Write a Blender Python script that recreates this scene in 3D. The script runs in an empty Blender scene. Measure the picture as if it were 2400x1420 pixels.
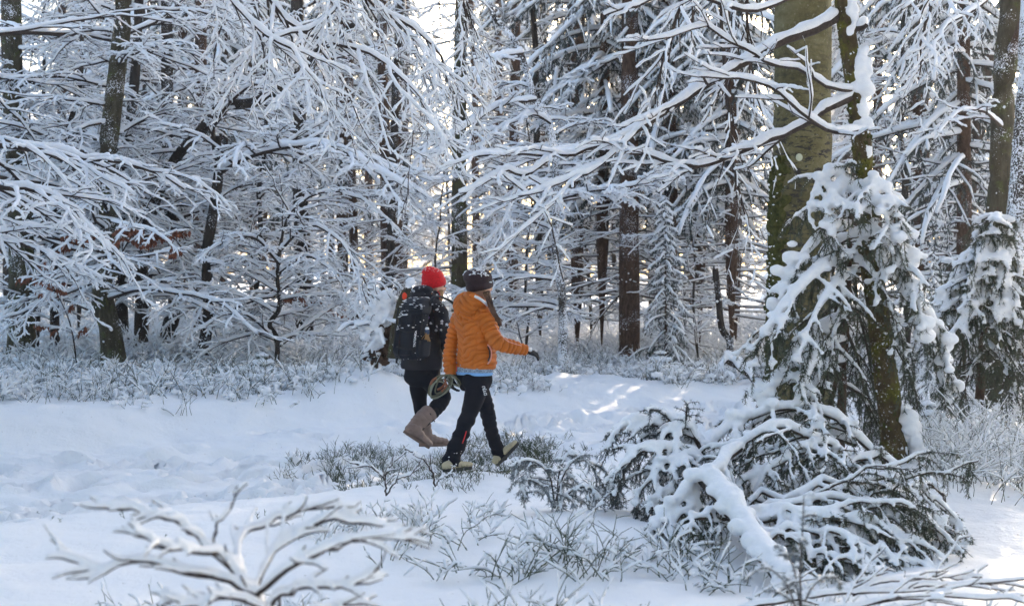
import bpy, math, random
import numpy as np
from mathutils import Vector
R_ = math.radians
rng = np.random.default_rng(11)
random.seed(11)
scene = bpy.context.scene
col = scene.collection

# ---------------------------------------------------------------- camera, sky, sun, exposure
CAMZ = 1.55
FPX = 3333.0          # focal length in the photograph's pixels (50 mm on a 36 mm sensor)
HOR = 665.0           # row of the horizon in the photograph
cam_d = bpy.data.cameras.new('camera')
cam_d.lens = 50.0; cam_d.sensor_width = 36.0; cam_d.sensor_fit = 'HORIZONTAL'
cam_d.shift_y = -(710.0 - HOR) / 2400.0
cam_d.clip_start = 0.1; cam_d.clip_end = 2000
cam_d.dof.use_dof = True; cam_d.dof.focus_distance = 11.9; cam_d.dof.aperture_fstop = 3.2
cam = bpy.data.objects.new('camera', cam_d); col.objects.link(cam)
cam.location = (0, 0, CAMZ); cam.rotation_euler = (R_(90), 0, 0)
scene.camera = cam

SUN_EL, SUN_AZ = 13.0, 24.0     # sun low behind the wood, to the right of the view direction (+Y)
world = bpy.data.worlds.new('World'); scene.world = world; world.use_nodes = True
nt = world.node_tree; nt.nodes.clear()
sky = nt.nodes.new('ShaderNodeTexSky'); sky.sky_type = 'NISHITA'; sky.sun_disc = False
sky.sun_elevation = R_(SUN_EL); sky.sun_rotation = R_(SUN_AZ)
sky.air_density = 1.0; sky.dust_density = 4.0; sky.ozone_density = 1.6
bg = nt.nodes.new('ShaderNodeBackground'); bg.inputs['Strength'].default_value = 0.15
out = nt.nodes.new('ShaderNodeOutputWorld')
nt.links.new(sky.outputs[0], bg.inputs[0]); nt.links.new(bg.outputs[0], out.inputs[0])
sun_d = bpy.data.lights.new('sun', 'SUN'); sun_d.energy = 3.8; sun_d.angle = R_(0.5); sun_d.color = (1.0, 0.80, 0.58)
sun = bpy.data.objects.new('sun', sun_d); col.objects.link(sun)
sdir = Vector((math.sin(R_(SUN_AZ)) * math.cos(R_(SUN_EL)), math.cos(R_(SUN_AZ)) * math.cos(R_(SUN_EL)), math.sin(R_(SUN_EL))))
sun.rotation_euler = sdir.to_track_quat('Z', 'Y').to_euler(); sun.location = (20, 30, 25)
vs = scene.view_settings
vs.view_transform = 'Standard'; vs.look = 'None'; vs.gamma = 1.0; vs.use_curve_mapping = False
vs.exposure = 2.24
scene.cycles.max_bounces = 6; scene.cycles.diffuse_bounces = 4; scene.cycles.transparent_max_bounces = 4
scene.cycles.glossy_bounces = 2

# ---------------------------------------------------------------- thin haze between the trees, added to lift shadows and lighten the distance
def haze_box(density):
    me = bpy.data.meshes.new('haze'); a, b, c, d, e, f = -75, 75, -30, 135, -2.5, 34
    me.from_pydata([(a, c, e), (b, c, e), (b, d, e), (a, d, e), (a, c, f), (b, c, f), (b, d, f), (a, d, f)], [], [(3, 2, 1, 0), (4, 5, 6, 7), (0, 1, 5, 4), (1, 2, 6, 5), (2, 3, 7, 6), (3, 0, 4, 7)])
    m = bpy.data.materials.new('haze'); m.use_nodes = True; n = m.node_tree.nodes; n.clear(); o = n.new('ShaderNodeOutputMaterial'); v = n.new('ShaderNodeVolumePrincipled')
    v.inputs['Color'].default_value = (.96, .96, .97, 1); v.inputs['Density'].default_value = density; v.inputs['Anisotropy'].default_value = .35
    m.node_tree.links.new(v.outputs[0], o.inputs['Volume']); me.materials.append(m)
    ob = bpy.data.objects.new('haze', me); col.objects.link(ob); ob['kind'] = 'stuff'
haze_box(.0004)
scene.cycles.volume_bounces = 1

# ---------------------------------------------------------------- numpy helpers
def W(px, py, Y):
    """a point of the photograph at distance Y"""
    return np.array([(px - 1200.0) / FPX * Y, Y, CAMZ - (py - HOR) / FPX * Y])

def _hash(ix, iy, seed):
    n = (ix.astype(np.int64) * 374761393 + iy.astype(np.int64) * 668265263 + seed * 974634777) & 0x7fffffff
    n = ((n ^ (n >> 13)) * 1274126177) & 0x7fffffff
    return ((n ^ (n >> 16)) & 0xffff) / 65535.0

def vnoise(x, y, seed=0):
    x = np.asarray(x, float); y = np.asarray(y, float)
    ix = np.floor(x); iy = np.floor(y); fx = x - ix; fy = y - iy
    fx = fx * fx * (3 - 2 * fx); fy = fy * fy * (3 - 2 * fy)
    a = _hash(ix, iy, seed); b = _hash(ix + 1, iy, seed); c = _hash(ix, iy + 1, seed); d = _hash(ix + 1, iy + 1, seed)
    return (a + (b - a) * fx) * (1 - fy) + (c + (d - c) * fx) * fy

def fbm(x, y, octaves=4, seed=0):
    s = 0; a = 0.5; t = 0
    for o in range(octaves):
        s = s + a * vnoise(x * 2 ** o + 17.3 * o, y * 2 ** o - 9.1 * o, seed + o); t += a; a *= 0.5
    return s / t - 0.5

def sstep(a, b, x):
    t = np.clip((np.asarray(x, float) - a) / (b - a), 0, 1)
    return t * t * (3 - 2 * t)

def path_yc(x):
    x = np.asarray(x, float)
    return np.where(x < 3, 14.4 + 0.70 * x, 16.5 + 0.35 * (x - 3)) + 0.25 * np.sin(x * 0.5)

_rp = np.random.default_rng(3)
_px = _rp.uniform(-5.5, 5, 190); _lane = _rp.choice([-1.1, -.4, .5, 1.2], 190) + _rp.normal(0, .16, 190)
_q = np.arange(26); _tx = -.75 - _q * .155; _ty = 11.35 - _q * .115; _o = np.where(_q % 2 == 0, .12, -.12)
PRINTS = (_px, path_yc(_px) + _lane / .82); PRINT_A = .6 + _rp.normal(0, .25, 190); PRINT_S = _rp.uniform(.7, 1.25, 190)
PRINTS = (np.r_[PRINTS[0], _tx - _o * .6, _tx + .35 - _o * .7], np.r_[PRINTS[1], _ty + _o * .8, _ty + .75 + _o * .8]); PRINT_A = np.r_[PRINT_A, np.full(52, .65) + _rp.normal(0, .12, 52)]; PRINT_S = np.r_[PRINT_S, _rp.uniform(.85, 1.0, 52)]
def ground(x, y, fine=True):
    x = np.asarray(x, float); y = np.asarray(y, float)
    d = (y - path_yc(x)) * 0.82
    left = sstep(1.5, -3.0, x)
    bank = 0.13 + 0.20 * left
    w = 0.35 * fbm(x * 0.7, y * 0.7, 3, 5)
    z = bank * sstep(1.7 + w, 2.5 + w, d)
    z = z + 0.05 * sstep(-1.9 - w, -2.8 - w, d)
    inside = sstep(2.2, 1.5, np.abs(d))
    ruts = -0.05 * np.exp(-((d - 0.85) / 0.28) ** 2) - 0.04 * np.exp(-((d + 0.9) / 0.3) ** 2) + 0.035 * np.exp(-(d / 0.35) ** 2)
    z = z + inside * ruts
    z = z - 0.075 * sstep(1.32, 1.18, d + 0.28 * fbm(x * 1.6, y * 1.6, 3, 61)) * sstep(-2.6, -2.0, d) * (0.35 + 0.65 * sstep(2.5, -1, x))
    z = z + 0.10 * fbm(x * 0.45, y * 0.45, 3, 1)
    z = z + 0.14 * np.exp(-(((x - 0.5) / 1.3) ** 2 + ((y - 8.4) / 0.9) ** 2))
    z = z + 0.22 * np.exp(-(((x - 2.45) / 0.95) ** 2 + ((y - 9.9) / 1.1) ** 2))
    z = z + 0.17 * np.exp(-(((x - 0.5) / 1.5) ** 2 + ((y - 19.0) / 1.2) ** 2))
    z = z + 0.30 * np.exp(-(((x - 4.3) / 0.8) ** 2 + ((y - 12.8) / 0.9) ** 2))
    z = z + 0.26 * (1 + 1.2 * fbm(x * 3, y * 3, 3, 71)) * np.exp(-(((x + 1.55) / 0.55) ** 2 + ((y - 16.3) / 0.7) ** 2))
    z = z + sstep(22, 60, y) * (0.35 + 1.2 * fbm(x * 0.06, y * 0.06, 2, 9))
    z = z + sstep(60, 200, y) * 2.0
    if fine:
        px_, py_ = PRINTS
        if x.size > 1000:
            sel = (y > 8.0) & (y < 19) & (np.abs(x) < 6.5)
            zz = np.zeros_like(z); xs, ys = x[sel], y[sel]; acc = np.zeros(len(xs))
            for a, b, th, sc in zip(px_, py_, PRINT_A, PRINT_S):
                near_ = (np.abs(xs - a) < .5) & (np.abs(ys - b) < .5)
                u = (xs[near_] - a) * math.cos(th) + (ys[near_] - b) * math.sin(th); v = -(xs[near_] - a) * math.sin(th) + (ys[near_] - b) * math.cos(th)
                q = (u / (.17 * sc)) ** 2 + (v / (.08 * sc)) ** 2
                acc[near_] += -.115 * sc * np.exp(-q ** 2) + .035 * sc * np.exp(-((np.sqrt(q) - 1.45) / .35) ** 2)
            zz[sel] = acc; z = z + zz
        rough = inside * 0.9 + 0.18 + 0.5 * sstep(-3.2, -2.0, d) * (1 - inside)
        near = sstep(30, 14, y)
        z = z + near * 0.075 * fbm(x * 1.9, y * 2.3, 3, 3)
        z = z + near * rough * 0.085 * (fbm(x * 5.0, y * 7.5, 3, 21))
        z = z + near * inside * 0.09 * np.minimum(0, fbm(x * 2.6, y * 4.4, 2, 33) + 0.06) * 3
        shrub = sstep(2.2, 3.0, d) * near
        z = z + shrub * 0.16 * np.abs(fbm(x * 3.1, y * 3.1, 3, 44)) * 1.6
    return z

class Geo:
    def __init__(s): s.v = []; s.f = []; s.n = 0; s.t = []
    def add(s, V, F):
        V = np.asarray(V, float).reshape(-1, 3); F = np.asarray(F, np.int64)
        if len(V) == 0 or len(F) == 0: return
        (s.f if F.shape[1] == 4 else s.t).append(F + s.n); s.v.append(V); s.n += len(V)
    def mesh(s, name, mat, smooth=True):
        me = bpy.data.meshes.new(name)
        V = np.concatenate(s.v) if s.v else np.zeros((0, 3))
        q = np.concatenate(s.f) if s.f else np.zeros((0, 4), np.int64)
        t = np.concatenate(s.t) if s.t else np.zeros((0, 3), np.int64)
        loops = np.concatenate([q.ravel(), t.ravel()]).astype(np.int32)
        tot = np.concatenate([np.full(len(q), 4), np.full(len(t), 3)]).astype(np.int32)
        st = np.zeros(len(tot), np.int32); st[1:] = np.cumsum(tot)[:-1]
        me.vertices.add(len(V)); me.vertices.foreach_set('co', V.ravel().astype(np.float32))
        me.loops.add(len(loops)); me.loops.foreach_set('vertex_index', loops)
        me.polygons.add(len(tot)); me.polygons.foreach_set('loop_start', st); me.polygons.foreach_set('loop_total', tot)
        me.polygons.foreach_set('use_smooth', np.full(len(tot), smooth))
        me.update(calc_edges=True); me.validate()
        for m in (mat if isinstance(mat, (list, tuple)) else [mat]): me.materials.append(m)
        return me
    def build(s, name, mat, parent=None, smooth=True, loc=None):
        if loc is not None:
            s.v = [v - np.array(loc) for v in s.v]
        o = bpy.data.objects.new(name, s.mesh(name, mat, smooth)); col.objects.link(o)
        if parent is not None: o.parent = parent
        elif loc is not None: o.location = loc
        return o

def empty(name, loc, label, cat, group=None):
    o = bpy.data.objects.new(name, None); col.objects.link(o); o.location = tuple(float(a) for a in loc)
    o.empty_display_size = 0.2
    o['label'] = label; o['category'] = cat
    if group: o['group'] = group
    return o

def tag(o, label, cat, group=None, kind=None):
    if label: o['label'] = label
    if cat: o['category'] = cat
    if group: o['group'] = group
    if kind: o['kind'] = kind
    return o

def catmull(pts, K):
    pts = np.asarray(pts, float); n = len(pts)
    if n == 2: return pts[0] + (pts[1] - pts[0]) * np.linspace(0, 1, K)[:, None]
    p = np.vstack([2 * pts[0] - pts[1], pts, 2 * pts[-1] - pts[-2]])
    u = np.linspace(0, n - 1 - 1e-6, K); i = u.astype(int); f = (u - i)[:, None]
    a, b, c, d = p[i], p[i + 1], p[i + 2], p[i + 3]
    return 0.5 * (2 * b + (c - a) * f + (2 * a - 5 * b + 4 * c - d) * f ** 2 + (3 * b - a - 3 * c + d) * f ** 3)

def frames(P):
    T = np.gradient(P, axis=1); T /= np.linalg.norm(T, axis=2, keepdims=True) + 1e-9
    S = np.stack([-T[..., 1], T[..., 0], np.zeros(T.shape[:2])], -1)
    n = np.linalg.norm(S, axis=2, keepdims=True)
    S = np.where(n < 0.05, np.array([1.0, 0, 0]), S / (n + 1e-9))
    # keep side vectors from flipping along a near-vertical polyline
    for k in range(1, P.shape[1]):
        dot = (S[:, k] * S[:, k - 1]).sum(-1, keepdims=True)
        S[:, k] = np.where(dot < 0, -S[:, k], S[:, k])
    U = np.cross(S, T); U /= np.linalg.norm(U, axis=2, keepdims=True) + 1e-9
    return T, S, U

def tube(geo, P, Rr, sides=5, squash=1.0, cap=False, lump=0.0):
    P = np.asarray(P, float); Rr = np.asarray(Rr, float)
    if P.ndim == 2: P = P[None]; Rr = Rr[None]
    if len(P) == 0: return
    N, K, _ = P.shape
    T, S, U = frames(P)
    a = np.arange(sides) / sides * 2 * np.pi
    rr = Rr[..., None, None] * np.ones((1, 1, sides, 1))
    if lump: rr = rr * (1 + lump * rng.uniform(-1, 1, (N, K, sides, 1)))
    V = P[:, :, None] + rr * (np.cos(a)[None, None, :, None] * S[:, :, None] + squash * np.sin(a)[None, None, :, None] * U[:, :, None])
    base = np.arange(N)[:, None, None] * (K * sides) + np.arange(K - 1)[None, :, None] * sides
    j = np.arange(sides)[None, None, :]; j2 = (j + 1) % sides
    F = np.stack([base + j, base + j2, base + sides + j2, base + sides + j], -1).reshape(-1, 4)
    n0 = geo.n
    geo.add(V.reshape(-1, 3), F)
    if cap:
        for kk, fl in ((0, 1), (K - 1, 0)):
            C = P[:, kk]; b = np.arange(N)[:, None] * (K * sides) + kk * sides
            ci = np.arange(N)[:, None] + geo.n - n0
            jj = np.arange(sides)[None]; 
            tri = np.stack([np.broadcast_to(ci, (N, sides)), b + (jj + (1 if fl else 0)) % sides, b + (jj + (0 if fl else 1)) % sides], -1).reshape(-1, 3)
            geo.v.append(C); geo.t.append(tri + n0); geo.n += N

def snow_on(geo, P, Rr, th, sides=5, lump=0.25, vert=0.12, cover=1.0, fine=1):
    """snow ridges lying on branches: th = thickness, thinner where the branch is steep"""
    P = np.asarray(P, float); Rr = np.asarray(Rr, float)
    if P.ndim == 2: P = P[None]; Rr = Rr[None]
    if len(P) == 0: return
    if fine > 1:
        K0 = P.shape[1]; K1 = (K0 - 1) * fine + 1; u = np.linspace(0, K0 - 1 - 1e-6, K1); i = u.astype(int); f = u - i
        Rr = Rr[:, i] * (1 - f) + Rr[:, i + 1] * f; P = P[:, i] * (1 - f)[None, :, None] + P[:, i + 1] * f[None, :, None]
    N, K, _ = P.shape
    T, S, U = frames(P)
    hor = np.sqrt(np.clip(1 - T[..., 2] ** 2, 0, 1))
    th = np.asarray(th, float)
    if th.ndim == 1: th = th[:, None]
    rs = (0.5 * th + Rr * 0.62) * (vert + (1 - vert) * sstep(0.25, 0.85, hor))
    w = rng.uniform(1 - lump, 1 + lump, (N, K)); w[:, 1:] = 0.6 * w[:, 1:] + 0.4 * w[:, :-1]
    rs = rs * w
    rs[:, 0] *= 0.6; rs[:, -1] *= 0.75
    if cover < 1: rs = rs * np.where(rng.random((N, K)) < cover, 1, 0.25)
    C = P.copy(); C[..., 2] += Rr * 0.35 + rs * 0.86
    ext = C[:, -1] - C[:, -2]; C[:, -1] += ext * 0.12
    tube(geo, C, rs, sides, squash=0.92, cap=True, lump=lump * 0.35)

def unit(v): return v / (np.linalg.norm(v, axis=-1, keepdims=True) + 1e-9)

def grow(S, D, L, K, wig=0.12, droop=0.0):
    N = len(S); P = np.zeros((N, K, 3)); P[:, 0] = S; d = unit(np.array(D, float)); st = (np.asarray(L) / (K - 1))[:, None]
    for k in range(1, K):
        d = d + rng.normal(0, wig, (N, 3)); d[:, 2] -= droop * (0.4 + k / K)
        d = unit(d); P[:, k] = P[:, k - 1] + d * st
    return P

def children(P, Rr, n, t0=0.15, t1=0.98, ang=50, angv=12, lenf=0.5, vert=0.15, down=0.0, rf=0.6, taper=0.55, alt=True):
    """n side shoots per parent, alternating left and right in a flattish spray"""
    N, K, _ = P.shape
    T, Sd, U = frames(P)
    L = np.linalg.norm(np.diff(P, axis=1), axis=2).sum(1)
    t = t0 + (t1 - t0) * (np.arange(n)[None] + rng.uniform(0.1, 0.9, (N, n))) / n
    u = t * (K - 1); i = np.minimum(u.astype(int), K - 2); f = (u - i)[..., None]
    ar = np.arange(N)[:, None]
    S0 = P[ar, i] * (1 - f) + P[ar, i + 1] * f
    TT = T[ar, i]; SS = Sd[ar, i]; UU = U[ar, i]
    r = Rr[ar, i] * (1 - f[..., 0]) + Rr[ar, i + 1] * f[..., 0]
    sg = np.where((np.arange(n)[None] + rng.integers(0, 2, (N, 1))) % 2 == 0, 1.0, -1.0) if alt else rng.choice([-1.0, 1.0], (N, n))
    A = np.radians(ang + rng.normal(0, angv, (N, n)))[..., None]
    ph = rng.normal(0, vert, (N, n))[..., None] - down
    lat = unit(SS * sg[..., None] + np.array([0, 0, 1.0]) * ph)
    D = np.cos(A) * TT + np.sin(A) * lat
    LL = lenf * L[:, None] * (1 - taper * t) * rng.uniform(0.6, 1.25, (N, n))
    return S0.reshape(-1, 3), D.reshape(-1, 3), LL.reshape(-1), (r * rf).reshape(-1)

def tap(r0, K, end=0.25):
    r0 = np.asarray(r0, float)
    return r0[:, None] * np.linspace(1, end, K)[None]

def spray(gb, gs, P, Rr, levels, th, rmin=0.0035, sides=(5, 4, 3, 3), ssides=(6, 5, 4, 4), do_main=True, fine=1):
    """grow side branches over given limbs, bark into gb and snow into gs. th: snow thickness per level"""
    if do_main:
        tube(gb, P, Rr, sides[0]); snow_on(gs, P, Rr, th[0], ssides[0], fine=fine, lump=.22 if fine == 1 else .32)
    for li, lv in enumerate(levels):
        K = lv.get('K', 6); dr = lv.get('droop', 0.05); wg = lv.get('wig', 0.14)
        cfg = {k: v for k, v in lv.items() if k not in ('K', 'droop', 'wig')}
        S, D, L, r = children(P, Rr, **cfg)
        keep = L > 0.05; S, D, L, r = S[keep], D[keep], L[keep], r[keep]
        r = np.maximum(r, rmin)
        P = grow(S, D, L, K, wg, dr); Rr = tap(r, K, 0.4)
        q = min(li + 1, 3)
        tube(gb, P, Rr, sides[q]); snow_on(gs, P, Rr, th[min(li + 1, len(th) - 1)], ssides[q], fine=fine, lump=.25 if fine == 1 else .36)
    return P, Rr

# ---------------------------------------------------------------- materials
def mat(name, base, rough=0.7, spec=0.3, build=None, coat=0.0, sheen=0.0):
    m = bpy.data.materials.new(name); m.use_nodes = True
    n = m.node_tree.nodes; b = n['Principled BSDF']
    b.inputs['Base Color'].default_value = (*base, 1); b.inputs['Roughness'].default_value = rough
    b.inputs['Specular IOR Level'].default_value = spec
    if sheen: b.inputs['Sheen Weight'].default_value = sheen
    if build: build(m.node_tree, b)
    return m

def _noise(nt, scale, detail=4, rough=0.55, vec=None, dim=None):
    t = nt.nodes.new('ShaderNodeTexNoise'); t.inputs['Scale'].default_value = scale
    t.inputs['Detail'].default_value = detail; t.inputs['Roughness'].default_value = rough
    if vec is not None: nt.links.new(vec, t.inputs['Vector'])
    return t
def _co(nt, scale=(1, 1, 1), kind='Object'):
    c = nt.nodes.new('ShaderNodeTexCoord'); m = nt.nodes.new('ShaderNodeMapping'); m.inputs['Scale'].default_value = scale
    nt.links.new(c.outputs[kind], m.inputs['Vector']); return m.outputs[0]
def _ramp(nt, fac, stops):
    r = nt.nodes.new('ShaderNodeValToRGB'); e = r.color_ramp.elements
    while len(e) < len(stops): e.new(0.5)
    for k, (p, c) in enumerate(stops): e[k].position = p; e[k].color = (*c, 1) if len(c) == 3 else c
    nt.links.new(fac, r.inputs[0]); return r.outputs[0]
def _bump(nt, b, h, strength=0.4, dist=0.01, prev=None):
    bp = nt.nodes.new('ShaderNodeBump'); bp.inputs['Strength'].default_value = strength; bp.inputs['Distance'].default_value = dist
    nt.links.new(h, bp.inputs['Height'])
    if prev is not None: nt.links.new(prev, bp.inputs['Normal'])
    nt.links.new(bp.outputs[0], b.inputs['Normal']); return bp.outputs[0]
def _mix(nt, fac, a, b):
    m = nt.nodes.new('ShaderNodeMix'); m.data_type = 'RGBA'
    if isinstance(fac, (int, float)): m.inputs[0].default_value = fac
    else: nt.links.new(fac, m.inputs[0])
    for s, v in ((6, a), (7, b)):
        if isinstance(v, tuple): m.inputs[s].default_value = (*v, 1)
        else: nt.links.new(v, m.inputs[s])
    return m.outputs[2]

SNOW_C = (0.86, 0.88, 0.90)
def _snow(bs, bd, sc):
    def f(nt, b):
        co = _co(nt, (1, 1, 1))
        n1 = _noise(nt, sc, 5, 0.6, co); n2 = _noise(nt, sc * 7, 3, 0.6, co)
        a = nt.nodes.new('ShaderNodeMath'); a.operation = 'MULTIPLY_ADD'; a.inputs[1].default_value = 0.3
        nt.links.new(n2.outputs[0], a.inputs[0]); nt.links.new(n1.outputs[0], a.inputs[2])
        _bump(nt, b, a.outputs[0], bs, bd)
        c = _ramp(nt, n1.outputs[0], [(0.3, (0.82, 0.84, 0.88)), (0.7, (0.90, 0.91, 0.92))])
        nt.links.new(c, b.inputs['Base Color'])
    return f
M = {}
M['snow'] = mat('snow', SNOW_C, 0.65, 0.25, _snow(0.5, 0.012, 40))
def _gsnow(nt, b):
    co = _co(nt, (1, 1, 1))
    n0 = _noise(nt, 1.3, 4, 0.6, co); n1 = _noise(nt, 9, 6, 0.65, co); n2 = _noise(nt, 90, 3, 0.6, co)
    a = nt.nodes.new('ShaderNodeMath'); a.operation = 'MULTIPLY_ADD'; a.inputs[1].default_value = 0.12
    nt.links.new(n2.outputs[0], a.inputs[0]); nt.links.new(n1.outputs[0], a.inputs[2])
    _bump(nt, b, a.outputs[0], 0.55, 0.035)
    c = _ramp(nt, n0.outputs[0], [(0.3, (0.83, 0.85, 0.88)), (0.7, (0.89, 0.90, 0.91))])
    n3 = _noise(nt, 34, 2, 0.5, co)
    deb = _ramp(nt, n3.outputs[0], [(0.735, (0, 0, 0)), (0.76, (1, 1, 1))])
    nt.links.new(_mix(nt, deb, c, (0.30, 0.27, 0.24)), b.inputs['Base Color'])
M['gsnow'] = mat('ground_snow', SNOW_C, 0.6, 0.3, _gsnow)
M['gsnow2'] = M['snow']

def _bark(cols, sc=(16, 16, 5), flecks=0.0, moss=None, mossx=0.0, bstr=0.7, fine=30, bd=0.02):
    def f(nt, b):
        co = _co(nt, sc); co1 = _co(nt, (1, 1, 1))
        n1 = _noise(nt, 1.0, 7, 0.7, co); n2 = _noise(nt, 3.2, 3, 0.5, co1)
        c = _ramp(nt, n1.outputs[0], [(0.3, cols[0]), (0.5, cols[1]), (0.72, cols[2])])
        if moss:
            n3 = _noise(nt, 6.0, 6, 0.7, co1)
            mk = _ramp(nt, n3.outputs[0], [(0.50 - mossx, (0, 0, 0)), (0.62 - mossx, (1, 1, 1))])
            n4 = _noise(nt, 40, 3, 0.6, co1)
            mc = _ramp(nt, n4.outputs[0], [(0.3, moss[0]), (0.7, moss[1])])
            c = _mix(nt, mk, c, mc)
        if flecks:
            n5 = _noise(nt, 48, 5, 0.75, co1); n6 = _noise(nt, 2.4, 2, 0.5, co1)
            mm = nt.nodes.new('ShaderNodeMath'); mm.operation = 'MULTIPLY_ADD'; mm.inputs[1].default_value = 0.55
            nt.links.new(n6.outputs[0], mm.inputs[0]); nt.links.new(n5.outputs[0], mm.inputs[2])
            mk = _ramp(nt, mm.outputs[0], [(0.93 - flecks, (0, 0, 0)), (0.96 - flecks, (1, 1, 1))])
            c = _mix(nt, mk, c, (0.82, 0.85, 0.9))
        nt.links.new(c, b.inputs['Base Color'])
        _bump(nt, b, n1.outputs[0], bstr, bd)
    return f
M['bark_dark'] = mat('dark_bark', (.05, .04, .035), .85, .2, _bark([(.022, .018, .016), (.042, .034, .029), (.08, .07, .06)], flecks=0.015))
M['bark_twig'] = mat('twig_bark', (.045, .034, .03), .8, .2, _bark([(.03, .022, .02), (.05, .038, .033), (.085, .065, .055)], sc=(40, 40, 40), bstr=.3))
M['bark_olive'] = mat('olive_bark', (.1, .09, .06), .85, .2, _bark([(.024, .020, .014), (.060, .052, .034), (.11, .098, .07)], flecks=0.015, moss=((.05, .06, .018), (.10, .11, .04)), mossx=-0.02))
M['bark_spruce'] = mat('spruce_bark', (.14, .08, .055), .9, .15, _bark([(.026, .017, .013), (.078, .048, .035), (.14, .092, .07)], sc=(28, 28, 9), flecks=0.025, bd=.03))
M['bark_far'] = mat('far_bark', (.10, .08, .07), .9, .15, _bark([(.028, .022, .019), (.065, .050, .042), (.11, .09, .08)], sc=(14, 14, 5), flecks=0.03))
M['bark_moss'] = mat('mossy_bark', (.09, .08, .03), .9, .15, _bark([(.03, .022, .014), (.075, .055, .028), (.14, .11, .055)], sc=(18, 18, 10), flecks=0.04, moss=((.05, .06, .008), (.16, .15, .025)), mossx=0.02, bstr=1.0, bd=.03))
M['bark_snowy'] = mat('snow_plastered_bark', (.05, .04, .035), .85, .2, _bark([(.022, .018, .016), (.05, .042, .036), (.10, .09, .08)], flecks=0.17))
def _beech(nt, b):
    co1 = _co(nt, (1, 1, 1)); co = _co(nt, (5, 5, 26)); co2 = _co(nt, (9, 9, 30))
    n1 = _noise(nt, 3.0, 8, 0.75, co1); n2 = _noise(nt, 1.0, 4, 0.6, co)
    c = _ramp(nt, n1.outputs[0], [(0.34, (.050, .045, .018)), (0.5, (.115, .100, .042)), (0.68, (.185, .165, .088))])
    n3 = _noise(nt, 0.9, 5, 0.65, co2)
    mk = _ramp(nt, n3.outputs[0], [(0.53, (0, 0, 0)), (0.56, (1, 1, 1))])
    # dark scars gather on the lower half of the bole
    sx = nt.nodes.new('ShaderNodeSeparateXYZ'); nt.links.new(co1, sx.inputs[0])
    mr = nt.nodes.new('ShaderNodeMapRange'); mr.inputs[1].default_value = 4.6; mr.inputs[2].default_value = 3.0
    nt.links.new(sx.outputs[2], mr.inputs[0])
    mm = nt.nodes.new('ShaderNodeMath'); mm.operation = 'MULTIPLY'; nt.links.new(mk, mm.inputs[0]); nt.links.new(mr.outputs[0], mm.inputs[1])
    c = _mix(nt, mm.outputs[0], c, (.022, .02, .018))
    n4 = _noise(nt, 30, 3, .6, co1)
    gr = _ramp(nt, n4.outputs[0], [(0.6, (0, 0, 0)), (0.75, (.6, .6, .6))])
    c = _mix(nt, gr, c, (.30, .29, .22))
    nt.links.new(c, b.inputs['Base Color']); _bump(nt, b, n1.outputs[0], .5, .015)
M['beech'] = mat('beech_bark', (.16, .14, .08), .8, .25, _beech)
def _needle(a, c):
    def f(nt, b):
        n = _noise(nt, 14, 3, .6, _co(nt, (1, 1, 1)))
        nt.links.new(_ramp(nt, n.outputs[0], [(.35, a), (.65, c)]), b.inputs['Base Color'])
    return f
M['needle'] = mat('spruce_needles', (.05, .065, .04), .6, .3, _needle((.035, .05, .032), (.085, .105, .065)))
M['needle_far'] = mat('frosted_needles', (.06, .07, .06), .7, .2, _needle((.035, .045, .04), (.12, .14, .14)))
M['needle_frost'] = mat('rimed_needles', (.25, .27, .28), .7, .2, _needle((.12, .14, .13), (.42, .45, .48)))
M['stem'] = mat('bilberry_stem', (.08, .11, .045), .6, .3, _needle((.028, .045, .016), (.075, .09, .045)))
M['frost_stem'] = mat('frosted_stem', (.3, .3, .28), .7, .2, _needle((.12, .12, .10), (.50, .52, .54)))
M['leaf'] = mat('dead_beech_leaf', (.22, .07, .035), .6, .3, _needle((.10, .035, .02), (.26, .095, .05)))
# ---------------------------------------------------------------- ground
def build_ground():
    nx, ny = 620, 700
    s = np.linspace(-1, 1, nx); X = 90 * np.sinh(4.6 * s) / np.sinh(4.6)
    tt = np.linspace(-0.62, 1, ny); Y = 10 + 170 * np.sinh(4.7 * tt) / np.sinh(4.7)
    XX, YY = np.meshgrid(X, Y); Z = ground(XX, YY)
    V = np.stack([XX, YY, Z], -1).reshape(-1, 3)
    i = np.arange(ny - 1)[:, None] * nx + np.arange(nx - 1)[None]
    F = np.stack([i, i + 1, i + nx + 1, i + nx], -1).reshape(-1, 4)
    g = Geo(); g.add(V, F); o = g.build('ground', M['gsnow']); o['kind'] = 'structure'
build_ground()

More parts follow.
